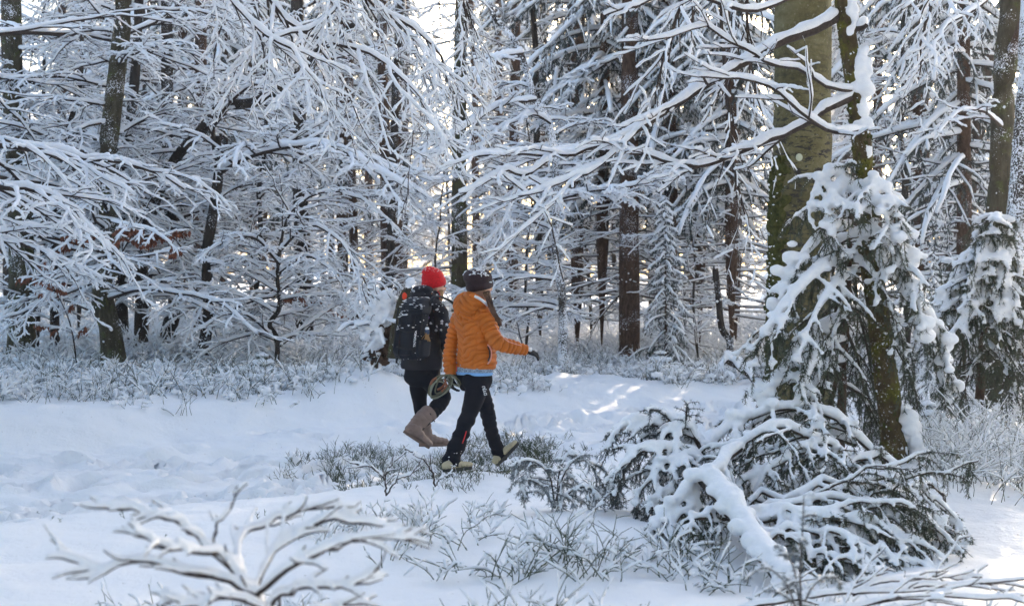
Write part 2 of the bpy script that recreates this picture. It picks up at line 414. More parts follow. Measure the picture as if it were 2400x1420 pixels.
ico_cache = {}
def ico(sub=1):
    if sub in ico_cache: return ico_cache[sub]
    import bmesh
    bm = bmesh.new(); bmesh.ops.create_icosphere(bm, subdivisions=sub, radius=1)
    bm.verts.ensure_lookup_table()
    V = np.array([v.co[:] for v in bm.verts]); F = np.array([[v.index for v in f.verts] for f in bm.faces]); bm.free()
    ico_cache[sub] = (V, F); return V, F
def blobs(geo, C, Rr, squash=0.65, sub=1, lump=0.18):
    C = np.asarray(C, float).reshape(-1, 3); N = len(C)
    if N == 0: return
    V, F = ico(sub); Rr = np.broadcast_to(np.asarray(Rr, float), (N,))
    sc = np.stack([rng.uniform(.8, 1.3, N), rng.uniform(.8, 1.3, N), np.full(N, squash) * rng.uniform(.8, 1.2, N)], -1)
    VV = V[None] * (1 + lump * rng.uniform(-1, 1, (N, len(V), 1))) * sc[:, None] * Rr[:, None, None]
    a = rng.uniform(0, 6.28, N); ca, sa = np.cos(a)[:, None], np.sin(a)[:, None]
    x = VV[..., 0] * ca - VV[..., 1] * sa; y = VV[..., 0] * sa + VV[..., 1] * ca
    VV = np.stack([x, y, VV[..., 2]], -1) + C[:, None]
    geo.add(VV.reshape(-1, 3), (F[None] + np.arange(N)[:, None, None] * len(V)).reshape(-1, 3))

def needles(geo, P, per_m=220, ln=0.014, wd=0.0016, fwd=0.5, hang=0.15):
    """spruce needles: slim faces standing off the twigs"""
    N, K, _ = P.shape
    seg = np.linalg.norm(np.diff(P, axis=1), axis=2); tot = seg.sum()
    n = int(tot * per_m)
    if n <= 0: return
    pr = (seg / tot).ravel(); idx = rng.choice(len(pr), n, p=pr); a, k = idx // (K - 1), idx % (K - 1)
    f = rng.random(n)[:, None]
    A = P[a, k]; B = P[a, k + 1]; S = A * (1 - f) + B * f; T = unit(B - A)
    D = unit(rng.normal(0, 1, (n, 3))); D = unit(D - (D * T).sum(1, keepdims=True) * T)
    D = unit(D + T * fwd + np.array([0, 0, -hang])); L = ln * rng.uniform(.7, 1.3, n)[:, None]
    Wd = unit(np.cross(D, rng.normal(0, 1, (n, 3)))) * wd
    V = np.stack([S - Wd, S + Wd, S + D * L + Wd * .3], 1)
    geo.add(V.reshape(-1, 3), np.arange(3 * n).reshape(-1, 3))

# ---------------------------------------------------------------- snow that has run together (voxel remesh of its lumps)
def melted(geo, name, parent=None, voxel=.015, loc=None, smooth=2, m='snow'):
    me = geo.mesh('tmp', M[m]); o = bpy.data.objects.new('tmp', me); col.objects.link(o)
    md = o.modifiers.new('r', 'REMESH'); md.mode = 'VOXEL'; md.voxel_size = voxel; md.use_smooth_shade = True
    if smooth:
        s = o.modifiers.new('s', 'SMOOTH'); s.iterations = smooth; s.factor = .5
    dg = bpy.context.evaluated_depsgraph_get(); ev = o.evaluated_get(dg)
    m2 = bpy.data.meshes.new_from_object(ev, depsgraph=dg); m2.name = name
    bpy.data.objects.remove(o); bpy.data.meshes.remove(me)
    m2.polygons.foreach_set('use_smooth', np.ones(len(m2.polygons), bool))
    if not m2.materials: m2.materials.append(M[m])
    o = bpy.data.objects.new(name, m2); col.objects.link(o)
    if parent is not None: o.parent = parent
    if loc is not None: o.location = tuple(loc)
    return o

# ---------------------------------------------------------------- generic trees of the wood
def trunk_line(h, lean=0.3, wob=0.12, K=14):
    z = np.linspace(-0.35, h, K); t = z / h
    a = rng.uniform(0, 6.28); b = rng.uniform(0, 6.28)
    x = lean * t ** 1.5 * math.cos(a) * h * .12 + wob * np.cumsum(rng.normal(0, .4, K)) * .3 * np.clip(z, 0, None) ** .3
    y = lean * t ** 1.5 * math.sin(a) * h * .12 + wob * np.cumsum(rng.normal(0, .4, K)) * .3 * np.clip(z, 0, None) ** .3
    return np.stack([x - x[1], y - y[1], z], -1)

def auto_limbs(P, Rr, n, z0, z1, L, el=(5, 45), K=9, wig=0.10, droop=0.07, rf=0.45, rmin=0.008, lt=0.5, az=None):
    zz = z0 + (z1 - z0) * (np.arange(n) + rng.random(n)) / n
    o = np.argsort(P[:, 2]); S = np.stack([np.interp(zz, P[o, 2], P[o, k]) for k in range(2)] + [zz], -1)
    r = np.interp(zz, P[o, 2], Rr[o])
    if az is None: a = rng.uniform(0, 2 * np.pi) + np.arange(n) * 2.4 + rng.normal(0, .3, n)
    else: a = np.radians(rng.uniform(az[0], az[1], n))
    e = np.radians(rng.uniform(el[0], el[1], n))
    D = np.stack([np.cos(a) * np.cos(e), np.sin(a) * np.cos(e), np.sin(e)], -1)
    tt = (zz - z0) / max(z1 - z0, .01)
    LL = L * (1 - lt * tt) * rng.uniform(.65, 1.2, n)
    PP = grow(S, D, LL, K, wig, droop)
    rr = np.clip(r * rf, rmin, .008 + .009 * LL)
    return PP, tap(rr, K, .22)

BEECH_LV = [dict(n=7, ang=48, lenf=.52, vert=.22, K=7, droop=.07, wig=.13, taper=.5, t0=.12),
            dict(n=6, ang=46, lenf=.50, vert=.25, K=5, droop=.10, wig=.16, taper=.45),
            dict(n=2, ang=42, lenf=.50, vert=.3, K=4, droop=.12, wig=.18, taper=.4)]

def tree_obj(geos, name, loc, label, cat, group=None):
    """geos: list of (part name, Geo, material)"""
    t = empty(name, loc, label, cat, group)
    out = {}
    for pn, g, m in geos:
        if g.n: out[pn] = g.build(pn, m, t)
    return t

def beech_variant(h, r, n, L, th, z0=0.7, lv=BEECH_LV, bark='bark_dark', wob=.3):
    gt, gb, gs = Geo(), Geo(), Geo()
    P = trunk_line(h, .5, wob); Rr = r * np.linspace(1, .25, len(P)); Rr[0] *= 1.35; Rr[1] *= 1.12
    tube(gt, P, Rr, 9)
    PP, RR = auto_limbs(P, Rr, n, z0, h * .97, L)
    spray(gb, gs, PP, RR, lv, th)
    # lumps of snow caught in forks and at the foot
    blobs(gs, PP[:, 0] + np.array([0, 0, .03]) + unit(PP[:, 1] - PP[:, 0]) * .06, RR[:, 0] * 1.6 + .01, .9)
    return [('trunk', gt.mesh('trunk', M[bark])), ('branches', gb.mesh('branches', M['bark_twig'])), ('snow', gs.mesh('snow', M['snow']))]

def spruce_variant(h, r, crown, z_live, th=.072, nwh=40, bark='bark_spruce', dead=True, per=4.4):
    gt, gb, gs, gn = Geo(), Geo(), Geo(), Geo()
    P = trunk_line(h, .15, .05); Rr = r * np.linspace(1, .12, len(P)); Rr[0] *= 1.3
    tube(gt, P, Rr, 10)
    if dead and z_live > 1.5:
        n = int(z_live * 9)
        PP, RR = auto_limbs(P, Rr, n, .8, z_live + .5, crown * .75, el=(-12, 12), K=8, wig=.06, droop=.10, rf=.12, rmin=.006, lt=0)
        PP[:, :, 2] += (np.linspace(0, 1, 8) ** 3 * .28)[None]           # tips turn up
        spray(gb, gs, PP, RR, [dict(n=5, ang=50, lenf=.28, vert=.3, K=4, droop=.03, t0=.4)], (.03, .02), sides=(4, 3, 3, 3), ssides=(4, 3, 3, 3))
    n = int(nwh * per)
    zz = z_live + (h - z_live) * (np.arange(n) / n) ** 1.0
    PP, RR = auto_limbs(P, Rr, n, z_live, h * .985, crown, el=(-30, 5), K=9, wig=.05, droop=.10, rf=.16, rmin=.008, lt=.80)
    tube(gb, PP, RR, 4)
    snow_on(gs, PP, RR + .012, th, 5, lump=.38, vert=.3)
    S, D, L, rr = children(PP, RR, n=9, ang=62, lenf=.36, vert=.2, down=.55, taper=.35, t0=.12)
    P2 = grow(S, D, L, 5, .10, .22); R2 = tap(np.maximum(rr, .004), 5, .5)
    tube(gb, P2[::2], R2[::2], 3)
    q_ = rng.random(len(P2)) < .62; snow_on(gs, P2[q_], R2[q_] + .008, th * .5, 4, lump=.42, vert=.22)
    needles(gn, P2, 70, .085, .012, .9, .5)
    needles(gn, PP, 70, .10, .012, .7, .6)
    return [('trunk', gt.mesh('trunk', M[bark])), ('branches', gb.mesh('branches', M['bark_twig'])),
            ('needles', gn.mesh('needles', M['needle_far'])), ('snow', gs.mesh('snow', M['snow']))]

def place(parts, name, x, y, rz, s, label, cat, group=None, z=None, tilt=0):
    gz = float(ground(x, y, False)) if z is None else z
    t = empty(name, (x, y, gz), label, cat, group)
    t.rotation_euler = (tilt, 0, rz); t.scale = (s, s, s)
    for pn, me in parts:
        o = bpy.data.objects.new(pn, me); col.objects.link(o); o.parent = t
    return t

BV = [beech_variant(8.5, .075, 22, 2.5, (.040, .029, .023, .019)),
      beech_variant(7.0, .05, 22, 2.1, (.038, .028, .022, .019), z0=.4),
      beech_variant(10.5, .10, 24, 3.0, (.042, .030, .024, .019), z0=1.0),
      beech_variant(5.0, .035, 18, 1.7, (.04, .03, .025, .02), z0=.25),
      beech_variant(3.0, .022, 16, 1.2, (.035, .028, .022, .02), z0=.15, lv=BEECH_LV[:2])]
SV = [spruce_variant(19, .17, 2.5, 5.5, nwh=30), spruce_variant(16, .14, 2.2, 3.2, nwh=30), spruce_variant(22, .20, 2.7, 8.5, nwh=30),
      spruce_variant(6.5, .07, 1.5, .5, dead=False, nwh=20, th=.08)]

def pole_variant(h, r, bark):
    gt, gb, gs = Geo(), Geo(), Geo()
    P = trunk_line(h, .3, .10, 18); Rr = r * np.linspace(1, .45, len(P)); Rr[0] *= 1.3; tube(gt, P, Rr, 9)
    PP, RR = auto_limbs(P, Rr, 40, .7, h * .95, 1.5, el=(-20, 10), K=7, wig=.06, droop=.05, rf=.12, rmin=.006, lt=0)
    spray(gb, gs, PP, RR, [dict(n=4, ang=50, lenf=.35, vert=.3, K=4, droop=.03, t0=.3)], (.03, .022), sides=(4, 3, 3, 3), ssides=(4, 4, 3, 3))
    return [('trunk', gt.mesh('trunk', M[bark])), ('branches', gb.mesh('branches', M['bark_twig'])), ('snow', gs.mesh('snow', M['snow']))]
PV = [pole_variant(16, .15, 'bark_spruce'), pole_variant(15, .11, 'bark_dark'), pole_variant(14, .13, 'bark_far')]
FREE = []   # trunks placed by hand keep some room
def pxx(px, Y): return (px - 1200) / FPX * Y
# ---------------------------------------------------------------- trees standing behind the path, one by one
HAND = []
def hand_tree(name, label, pts, wpx, Y, bark, cat='tree', limbs=None, auto=None, th=(.038, .028, .022, .018), lv=BEECH_LV, top=None, root=True, flare=1.35, sides=12, extra=None, lumps=0):
    """pts: trunk line in the photograph's pixels (top to bottom) at distance Y, wpx: width in pixels at bottom"""
    P = np.array([W(p[0], p[1], Y if len(p) < 3 else p[2]) for p in pts])[::-1]
    gz = float(ground(P[0, 0], P[0, 1]))
    if root:
        P[0, 2] = gz - .25
    P = catmull(P, 22)
    r = wpx * (1.12 if Y > 19 else 1.0) / 2 / FPX * Y
    Rr = r * np.linspace(1, .68 if top is None else top, len(P))
    if root: Rr[:3] *= np.linspace(flare, 1, 3)
    loc = P[0].copy(); loc[2] = gz if root else P[0, 2]
    gt, gb, gs = Geo(), Geo(), Geo()
    tube(gt, P, Rr * (1 + .05 * rng.uniform(-1, 1, len(P))), sides, cap=True, lump=.03)
    if auto:
        for a in auto:
            a = dict(a); n = a.pop('n'); a.setdefault('az', (-15, 195) if Y < 28.5 else None)
            lvv = a.pop('lv', lv); tt = a.pop('th', th)
            PP, RR = auto_limbs(P, Rr, n, **a)
            spray(gb, gs, PP, RR, lvv, tt)
            blobs(gs, PP[:, 0] + np.array([0, 0, .02]) + unit(PP[:, 1] - PP[:, 0]) * (r + .02), RR[:, 0] * 1.5 + .01, .9)
    # snow stuck to the windward side of the bark
    if lumps:
        k = rng.integers(1, len(P) - 1, lumps); a = rng.uniform(math.pi * 1.0, math.pi * 2.1, lumps)
        C = P[k] + (P[k + 1 - (k == len(P) - 1)] - P[k]) * rng.random((lumps, 1)) + np.stack([np.cos(a), np.sin(a), 0 * a], -1) * Rr[k][:, None] * .97
        blobs(gs, C, rng.uniform(.004, .016, lumps) * min(1.4, Y / 13), 1.0)
    if root:   # snow heaped against the foot
        n = 7; a = rng.uniform(0, 6.28, n)
        blobs(gs, np.stack([P[0, 0] + np.cos(a) * r * 1.3, P[0, 1] + np.sin(a) * r * 1.3 - .02, np.full(n, gz)], -1), r * rng.uniform(.7, 1.3, n), .55, sub=2, lump=.05)
    t = empty(name, loc, label, cat)
    gt.build('trunk', M[bark], t).location = tuple(-loc)
    if limbs:
        for L in limbs:
            pp = np.array([W(*q) for q in L['p']]); PP = catmull(pp, L.get('K', 16))[None]
            PP = PP + rng.normal(0, L.get('jit', .012), PP.shape) * np.linspace(0, 1, PP.shape[1])[None, :, None]
            r0, r1 = L['r']; RR = np.linspace(r0, r1, PP.shape[1])[None]
            lb, ls = Geo(), Geo()
            spray(lb, ls, PP, RR, L.get('lv', lv), L.get('th', th), sides=(7, 5, 4, 4), ssides=(8, 6, 5, 5), fine=2)
            bo = lb.build('branch', M[L.get('m', 'bark_twig')], t); bo.location = tuple(-loc)
            so = ls.build('snow', M['snow'], bo)
    if extra: extra(gt, gb, gs, P, Rr, t, loc)
    if gb.n: gb.build('branches', M['bark_twig'], t).location = tuple(-loc)
    if gs.n: gs.build('snow', M['snow'], t).location = tuple(-loc)
    FREE.append((loc[0], loc[1])); HAND.append((pts[-1][0], Y))
    return t

LVN = [dict(n=12, ang=42, lenf=.42, vert=.20, K=8, droop=.06, wig=.11, taper=.45, t0=.08),
       dict(n=7, ang=42, lenf=.42, vert=.25, K=6, droop=.08, wig=.14, taper=.4),
       dict(n=4, ang=40, lenf=.42, vert=.3, K=4, droop=.08, wig=.18, taper=.3)]
LVH = [dict(n=11, ang=38, lenf=.26, vert=.15, down=.6, K=9, droop=.12, wig=.10, taper=.2, t0=.25),
       dict(n=7, ang=32, lenf=.36, vert=.25, down=.25, K=6, droop=.12, wig=.14, taper=.3),
       dict(n=3, ang=34, lenf=.36, vert=.3, K=4, droop=.12, wig=.18, taper=.3)]
LVR = [dict(n=9, ang=30, lenf=.13, vert=.3, down=.3, K=8, droop=.10, wig=.12, taper=.2, t0=.5),
       dict(n=4, ang=34, lenf=.36, vert=.3, down=.1, K=5, droop=.08, wig=.14, taper=.3)]
LVS = [dict(n=10, ang=42, lenf=.30, vert=.25, K=6, droop=.03, wig=.12, taper=.4, t0=.1),
       dict(n=5, ang=42, lenf=.40, vert=.3, K=5, droop=.03, wig=.16, taper=.3)]
TH = (.036, .025, .020, .016)
A = lambda n, z0, z1, L, **k: dict(n=n, z0=z0, z1=z1, L=L, **k)

hand_tree('beech_tree', 'stout olive beech with an S-bent foot, its snowy sprays spread over the left bank', [(292, -160), (288, 40), (272, 190), (250, 400), (258, 560), (252, 640), (240, 700), (260, 780), (272, 865)], 50, 19.5, 'bark_olive', lumps=70,
    auto=[A(22, 1.0, 6.2, 2.7, el=(0, 40), az=(150, 390)), A(8, 2.5, 6.2, 2.4, el=(10, 40), az=(60, 150))],
    limbs=[dict(p=[(255, 700, 19.4), (330, 680, 18.8), (420, 688, 18.2), (510, 708, 17.6), (600, 780, 17.2)], r=(.026, .008), lv=LVS, th=TH),
           dict(p=[(240, 655, 19.4), (150, 690, 18.8), (60, 730, 18.4), (-40, 760, 18)], r=(.022, .008), lv=LVN, th=TH)])
hand_tree('beech_tree', 'slim beech stem directly behind the S-bent olive one', [(330, -160), (322, 100), (305, 300), (290, 480), (283, 620), (290, 820)], 27, 23, 'bark_dark',
    auto=[A(16, 1.2, 6.5, 2.3)])
hand_tree('beech_tree', 'dark trunk bowing out of a snow heap, left of the thin crooked stem', [(388, -150), (392, 150), (394, 380), (402, 520), (414, 620), (412, 700), (398, 765), (372, 812)], 34, 23.5, 'bark_dark',
    auto=[A(18, 1.6, 6.5, 2.6)], lumps=10)
hand_tree('beech_tree', 'thin crooked beech broken off at its head with one long arching limb to the right', [(506, 320), (512, 400), (500, 500), (484, 600), (488, 740), (462, 850)], 27, 20.5, 'bark_dark', top=.7,
    auto=[A(10, .8, 3.3, 2.0)],
    limbs=[dict(p=[(510, 410, 20.3), (560, 380, 19.8), (620, 358, 19.4), (700, 343, 19), (800, 350, 18.6), (870, 395, 18.3), (960, 440, 18)], r=(.034, .010), lv=LVN, th=(.075, .045, .034, .028)),
           dict(p=[(504, 372, 20.5), (500, 300, 20.3), (540, 240, 20), (600, 200, 19.8), (700, 210, 19.5), (800, 250, 19.2)], r=(.03, .009), lv=LVN, th=TH)])
hand_tree('spruce_tree', 'straight dark trunk half hidden behind the crooked broken beech', [(472, -150), (470, 300), (470, 500), (474, 790)], 34, 27, 'bark_spruce', auto=[A(14, 2, 8, 2.2, el=(-10, 15), droop=.1)])
hand_tree('beech_tree', 'thick snow-flecked trunk close to the left edge of the picture', [(26, -150), (28, 150), (40, 350), (50, 560), (52, 780)], 56, 21, 'bark_olive', lumps=40,
    auto=[A(16, 1.5, 6.5, 2.6)])
hand_tree('beech_tree', 'slender leaning stem between the left edge trunk and the S-bent olive beech', [(190, 150), (180, 240), (160, 320), (135, 500), (128, 650), (130, 840)], 20, 21.5, 'bark_dark', auto=[A(14, .8, 4.5, 2.0)])
hand_tree('spruce_tree', 'straight near-black trunk above the drooping white beech', [(694, -150), (700, 200), (705, 480), (710, 625), (716, 810)], 37, 25, 'bark_dark', auto=[A(10, 4.5, 8.5, 2.4)])
hand_tree('spruce_tree', 'narrow brown spruce trunk with bare bowed twigs, left of the red hat', [(815, -150), (822, 300), (828, 520), (834, 760)], 20, 31, 'bark_spruce', auto=[A(46, .6, 9, 1.7, el=(-25, 5), droop=.05, rf=.10, rmin=.005, lv=LVS[:1], th=(.020, .016))])
hand_tree('spruce_tree', 'brown spruce trunk with bare bowed twigs rising just above the backpack', [(893, -150), (898, 200), (905, 450), (908, 770)], 28, 31, 'bark_spruce', auto=[A(50, .6, 9, 1.7, el=(-25, 5), droop=.05, rf=.10, rmin=.005, lv=LVS[:1], th=(.020, .016))])
hand_tree('spruce_tree', 'thinner companion trunk right beside the spruce above the backpack', [(935, -150), (932, 300), (936, 760)], 20, 34, 'bark_spruce', auto=[A(30, 1, 9, 1.5, el=(-25, 5), droop=.05, rf=.10, rmin=.005, lv=LVS[:1], th=(.020, .016))])
hand_tree('spruce_tree', 'mossy snow-flecked trunk rising between the red hat and the dark beanie', [(1085, -150), (1078, 200), (1076, 420), (1078, 820)], 36, 27, 'bark_olive', lumps=30, auto=[A(46, 1, 8.5, 2.2, el=(-25, 10), droop=.05, rf=.10, rmin=.005, lv=LVS[:1], th=(.024, .017))])
hand_tree('spruce_tree', 'brown spruce trunk just right of the dark beanie in the middle distance', [(1212, -150), (1206, 300), (1202, 500), (1200, 790)], 27, 34, 'bark_spruce', auto=[A(36, 1, 9, 1.8, el=(-25, 5), droop=.05, rf=.10, rmin=.005, lv=LVS[:1], th=(.020, .016))])
hand_tree('beech_tree', 'thin snow-plastered beech whose head bows over to the left above the walkers', [(1135, -40), (1158, 40), (1212, 105), (1250, 220), (1290, 300), (1302, 430), (1302, 600), (1318, 700), (1320, 868)], 20, 20.5, 'bark_snowy', lumps=60, top=.5,
    auto=[A(18, .8, 4.4, 1.7, el=(-5, 25))],
    limbs=[dict(p=[(1225, 125, 20.4), (1160, 140, 19.8), (1100, 190, 19.4), (1030, 230, 19.2)], r=(.022, .008), lv=LVS, th=(.07, .05, .035)),
           dict(p=[(1255, 235, 20.4), (1170, 250, 19.8), (1090, 300, 19.4), (1000, 350, 19.2), (960, 420, 19)], r=(.022, .008), lv=LVS, th=(.07, .05, .035)),
           dict(p=[(1290, 290, 20.4), (1250, 270, 20), (1180, 300, 19.6), (1110, 360, 19.3)], r=(.018, .008), lv=LVS, th=(.06, .045, .035)),
           dict(p=[(1300, 430, 20.4), (1230, 440, 19.6), (1180, 520, 19.2), (1150, 620, 19)], r=(.02, .007), lv=LVS, th=(.07, .045, .035)),
           dict(p=[(1302, 470, 20.4), (1380, 450, 20), (1460, 440, 19.6), (1560, 420, 19.3)], r=(.02, .007), lv=LVN, th=(.06, .045, .035, .03))])
hand_tree('spruce_tree', 'reddish-brown spruce trunk with a snow heap at its foot, right of the walkers', [(1478, -200), (1476, 200), (1474, 600), (1476, 862)], 46, 25, 'bark_spruce', lumps=26,
    auto=[A(34, 1.0, 4.5, 2.2, el=(-20, 5), droop=.02, rf=.10, rmin=.005, lv=LVS[:1], th=(.020, .016)), A(16, 4.5, 9, 2.4, el=(-20, 5), droop=.12, th=(.07, .05, .04))])
hand_tree('tree_snag', 'broken dark snag with a notched head, standing in snow right of the reddish spruce', [(1676, 630), (1684, 700), (1692, 770), (1712, 810), (1690, 872)], 16, 22.5, 'bark_dark', cat='dead tree', top=.8, lumps=14)
hand_tree('spruce_tree', 'brown trunk between the big beech and the mossy bowed one', [(2062, -200), (2058, 200), (2055, 500), (2050, 800)], 24, 27, 'bark_spruce', auto=[A(40, 1, 8.5, 2.2, el=(-25, 5), droop=.14, th=(.07, .05, .04), lv=LVH[:2])])
hand_tree('beech_tree', 'grey-brown beech trunk with a broken limb stub at the upper right', [(2378, -200), (2372, 0), (2352, 200), (2346, 420), (2330, 620), (2325, 860)], 62, 18, 'bark_olive', lumps=16, top=.8,
    limbs=[dict(p=[(2372, 120, 17.8), (2396, 60, 17.6), (2412, -30, 17.5)], r=(.07, .05), lv=[], th=(.01,), K=6, m='bark_spruce'),
           dict(p=[(2365, -60, 17.9), (2290, 20, 17.2), (2220, 60, 16.6), (2180, 140, 16)], r=(.03, .009), lv=LVH, th=TH),
           dict(p=[(2370, -160, 17.9), (2300, -70, 17.2), (2200, -40, 16.6), (2120, 20, 16)], r=(.03, .009), lv=LVH, th=TH),
           dict(p=[(2350, 300, 17.9), (2300, 260, 17.4), (2240, 270, 17.0), (2190, 330, 16.6)], r=(.02, .008), lv=LVS, th=TH)])
hand_tree('beech_tree', 'black snow-plastered trunk cut by the right edge of the picture', [(2420, -200), (2412, 150), (2396, 400), (2384, 640), (2385, 920)], 66, 14.5, 'bark_snowy', lumps=160)
hand_tree('beech_tree', 'leaning brown stem left of the grey-brown beech at the upper right', [(2325, 60), (2300, 250), (2285, 360), (2262, 500), (2235, 640), (2220, 860)], 36, 24, 'bark_far', auto=[A(22, 1.6, 6, 2.0, el=(-10, 40))])

# the big beech and the mossy hero tree in front of it
def beech_moss(gt, gb, gs, P, Rr, t, loc):
    # moss cushions and ivy-like snow flecks running down the left flank
    n = 700; k = rng.uniform(0, 1, n); z = 0.2 + 2.75 * k ** .8
    cx = np.interp(z, P[:, 2], P[:, 0]); cy = np.interp(z, P[:, 2], P[:, 1]); r = np.interp(z, P[:, 2], Rr)
    a = np.radians(rng.normal(196, 13, n))
    C = np.stack([cx + np.cos(a) * r, cy + np.sin(a) * r, z], -1)
    g = Geo(); blobs(g, C, rng.uniform(.02, .06, n), 1.1, lump=.35)
    g.build('moss', M['moss'], t).location = tuple(-loc)
    m = 150; q = rng.integers(0, n, m)
    blobs(gs, C[q] + rng.normal(0, .03, (m, 3)) + np.array([-.02, -.035, .02]), rng.uniform(.004, .018, m), .8)
M['moss'] = mat('moss', (.07, .09, .01), .9, .15, lambda nt, b: (nt.links.new(_ramp(nt, _noise(nt, 18, 4, .7, _co(nt)).outputs[0], [(.35, (.032, .036, .010)), (.55, (.075, .080, .020)), (.7, (.12, .095, .04))]), b.inputs['Base Color']), _bump(nt, b, _noise(nt, 60, 3, .6, _co(nt)).outputs[0], 1.0, .02)))
big = hand_tree('beech_tree', 'massive smooth beech trunk with dark scars and green moss down its left side', [(1884, -300), (1882, 0), (1880, 300), (1876, 600), (1868, 900)], 140, 16, 'beech', top=.88, sides=28, extra=beech_moss, lumps=10,
    limbs=[dict(p=[(1860, -240, 15.9), (1790, -150, 15), (1700, -60, 14.4), (1600, 0, 14)], r=(.05, .015), lv=LVH, th=TH)])
def disc_scar(px, py, Y, r):
    g = Geo(); a = np.linspace(0, 2 * np.pi, 20, endpoint=False)
    C = W(px, py, Y); n = 20
    V = np.concatenate([np.stack([C[0] + np.cos(a) * r * .9, np.full(n, C[1]), C[2] + np.sin(a) * r], -1), np.stack([C[0] + np.cos(a) * r * .7, np.full(n, C[1] - .012), C[2] + np.sin(a) * r * .8], -1), [[C[0], C[1] - .014, C[2]]]])
    j = np.arange(n); F = np.stack([j, (j + 1) % n, n + (j + 1) % n, n + j], -1)
    g.add(V, F); g.t.append(np.stack([np.full(n, 2 * n), n + j, n + (j + 1) % n], -1))
    return g
g = disc_scar(1873, 369, 15.685, .042); o = g.build('scar', M['lich'] if 'lich' in M else mat('pale_lichen', (.48, .50, .36), .8, .2), big); o.location = tuple(-Vector(big.location))

TH2 = (.062, .040, .028, .022)
def moss_feet(gt, gb, gs, P, Rr, t, loc):
    n = 260; z = rng.uniform(P[0, 2] + .3, 3.4, n)
    cx = np.interp(z, P[:, 2], P[:, 0]); cy = np.interp(z, P[:, 2], P[:, 1]); r = np.interp(z, P[:, 2], Rr)
    a = rng.uniform(0, 6.28, n); g = Geo()
    blobs(g, np.stack([cx + np.cos(a) * r * .96, cy + np.sin(a) * r * .96, z], -1), rng.uniform(.006, .016, n), 1.3, lump=.3)
    g.build('moss', M['moss'], t).location = tuple(-loc)
    # snow plastered on the right side of the upper stem, big pads
    gp = Geo(); pads = [(2022, 150, .05), (2026, 200, .06), (2022, 235, .05), (2012, 210, .04), (2030, 285, .045), (2020, 295, .04), (2040, 350, .03), (2026, 130, .04), (1998, 15, .05), (2000, 45, .045), (1995, 80, .03), (2016, 145, .05), (2016, 175, .045)]
    for (x, y, rr) in pads:
        for q in range(5):
            C = W(x + rng.normal(0, 6), y + rng.normal(0, 9), 9.95)
            blobs(gp, C[None], rr * rng.uniform(.5, .9), 1.1, sub=2, lump=.08)
    # snow apron climbing the right side of the foot
    for k in range(120):
        u = rng.random(); C = W(2120 + 45 * u + rng.normal(0, 8), 960 + 170 * u, 10.0); C[1] += rng.normal(.03, .06)
        blobs(gp, C[None], rng.uniform(.03, .07), .9, sub=2, lump=.08)
    melted(gp, 'snow', t, .012, -loc)
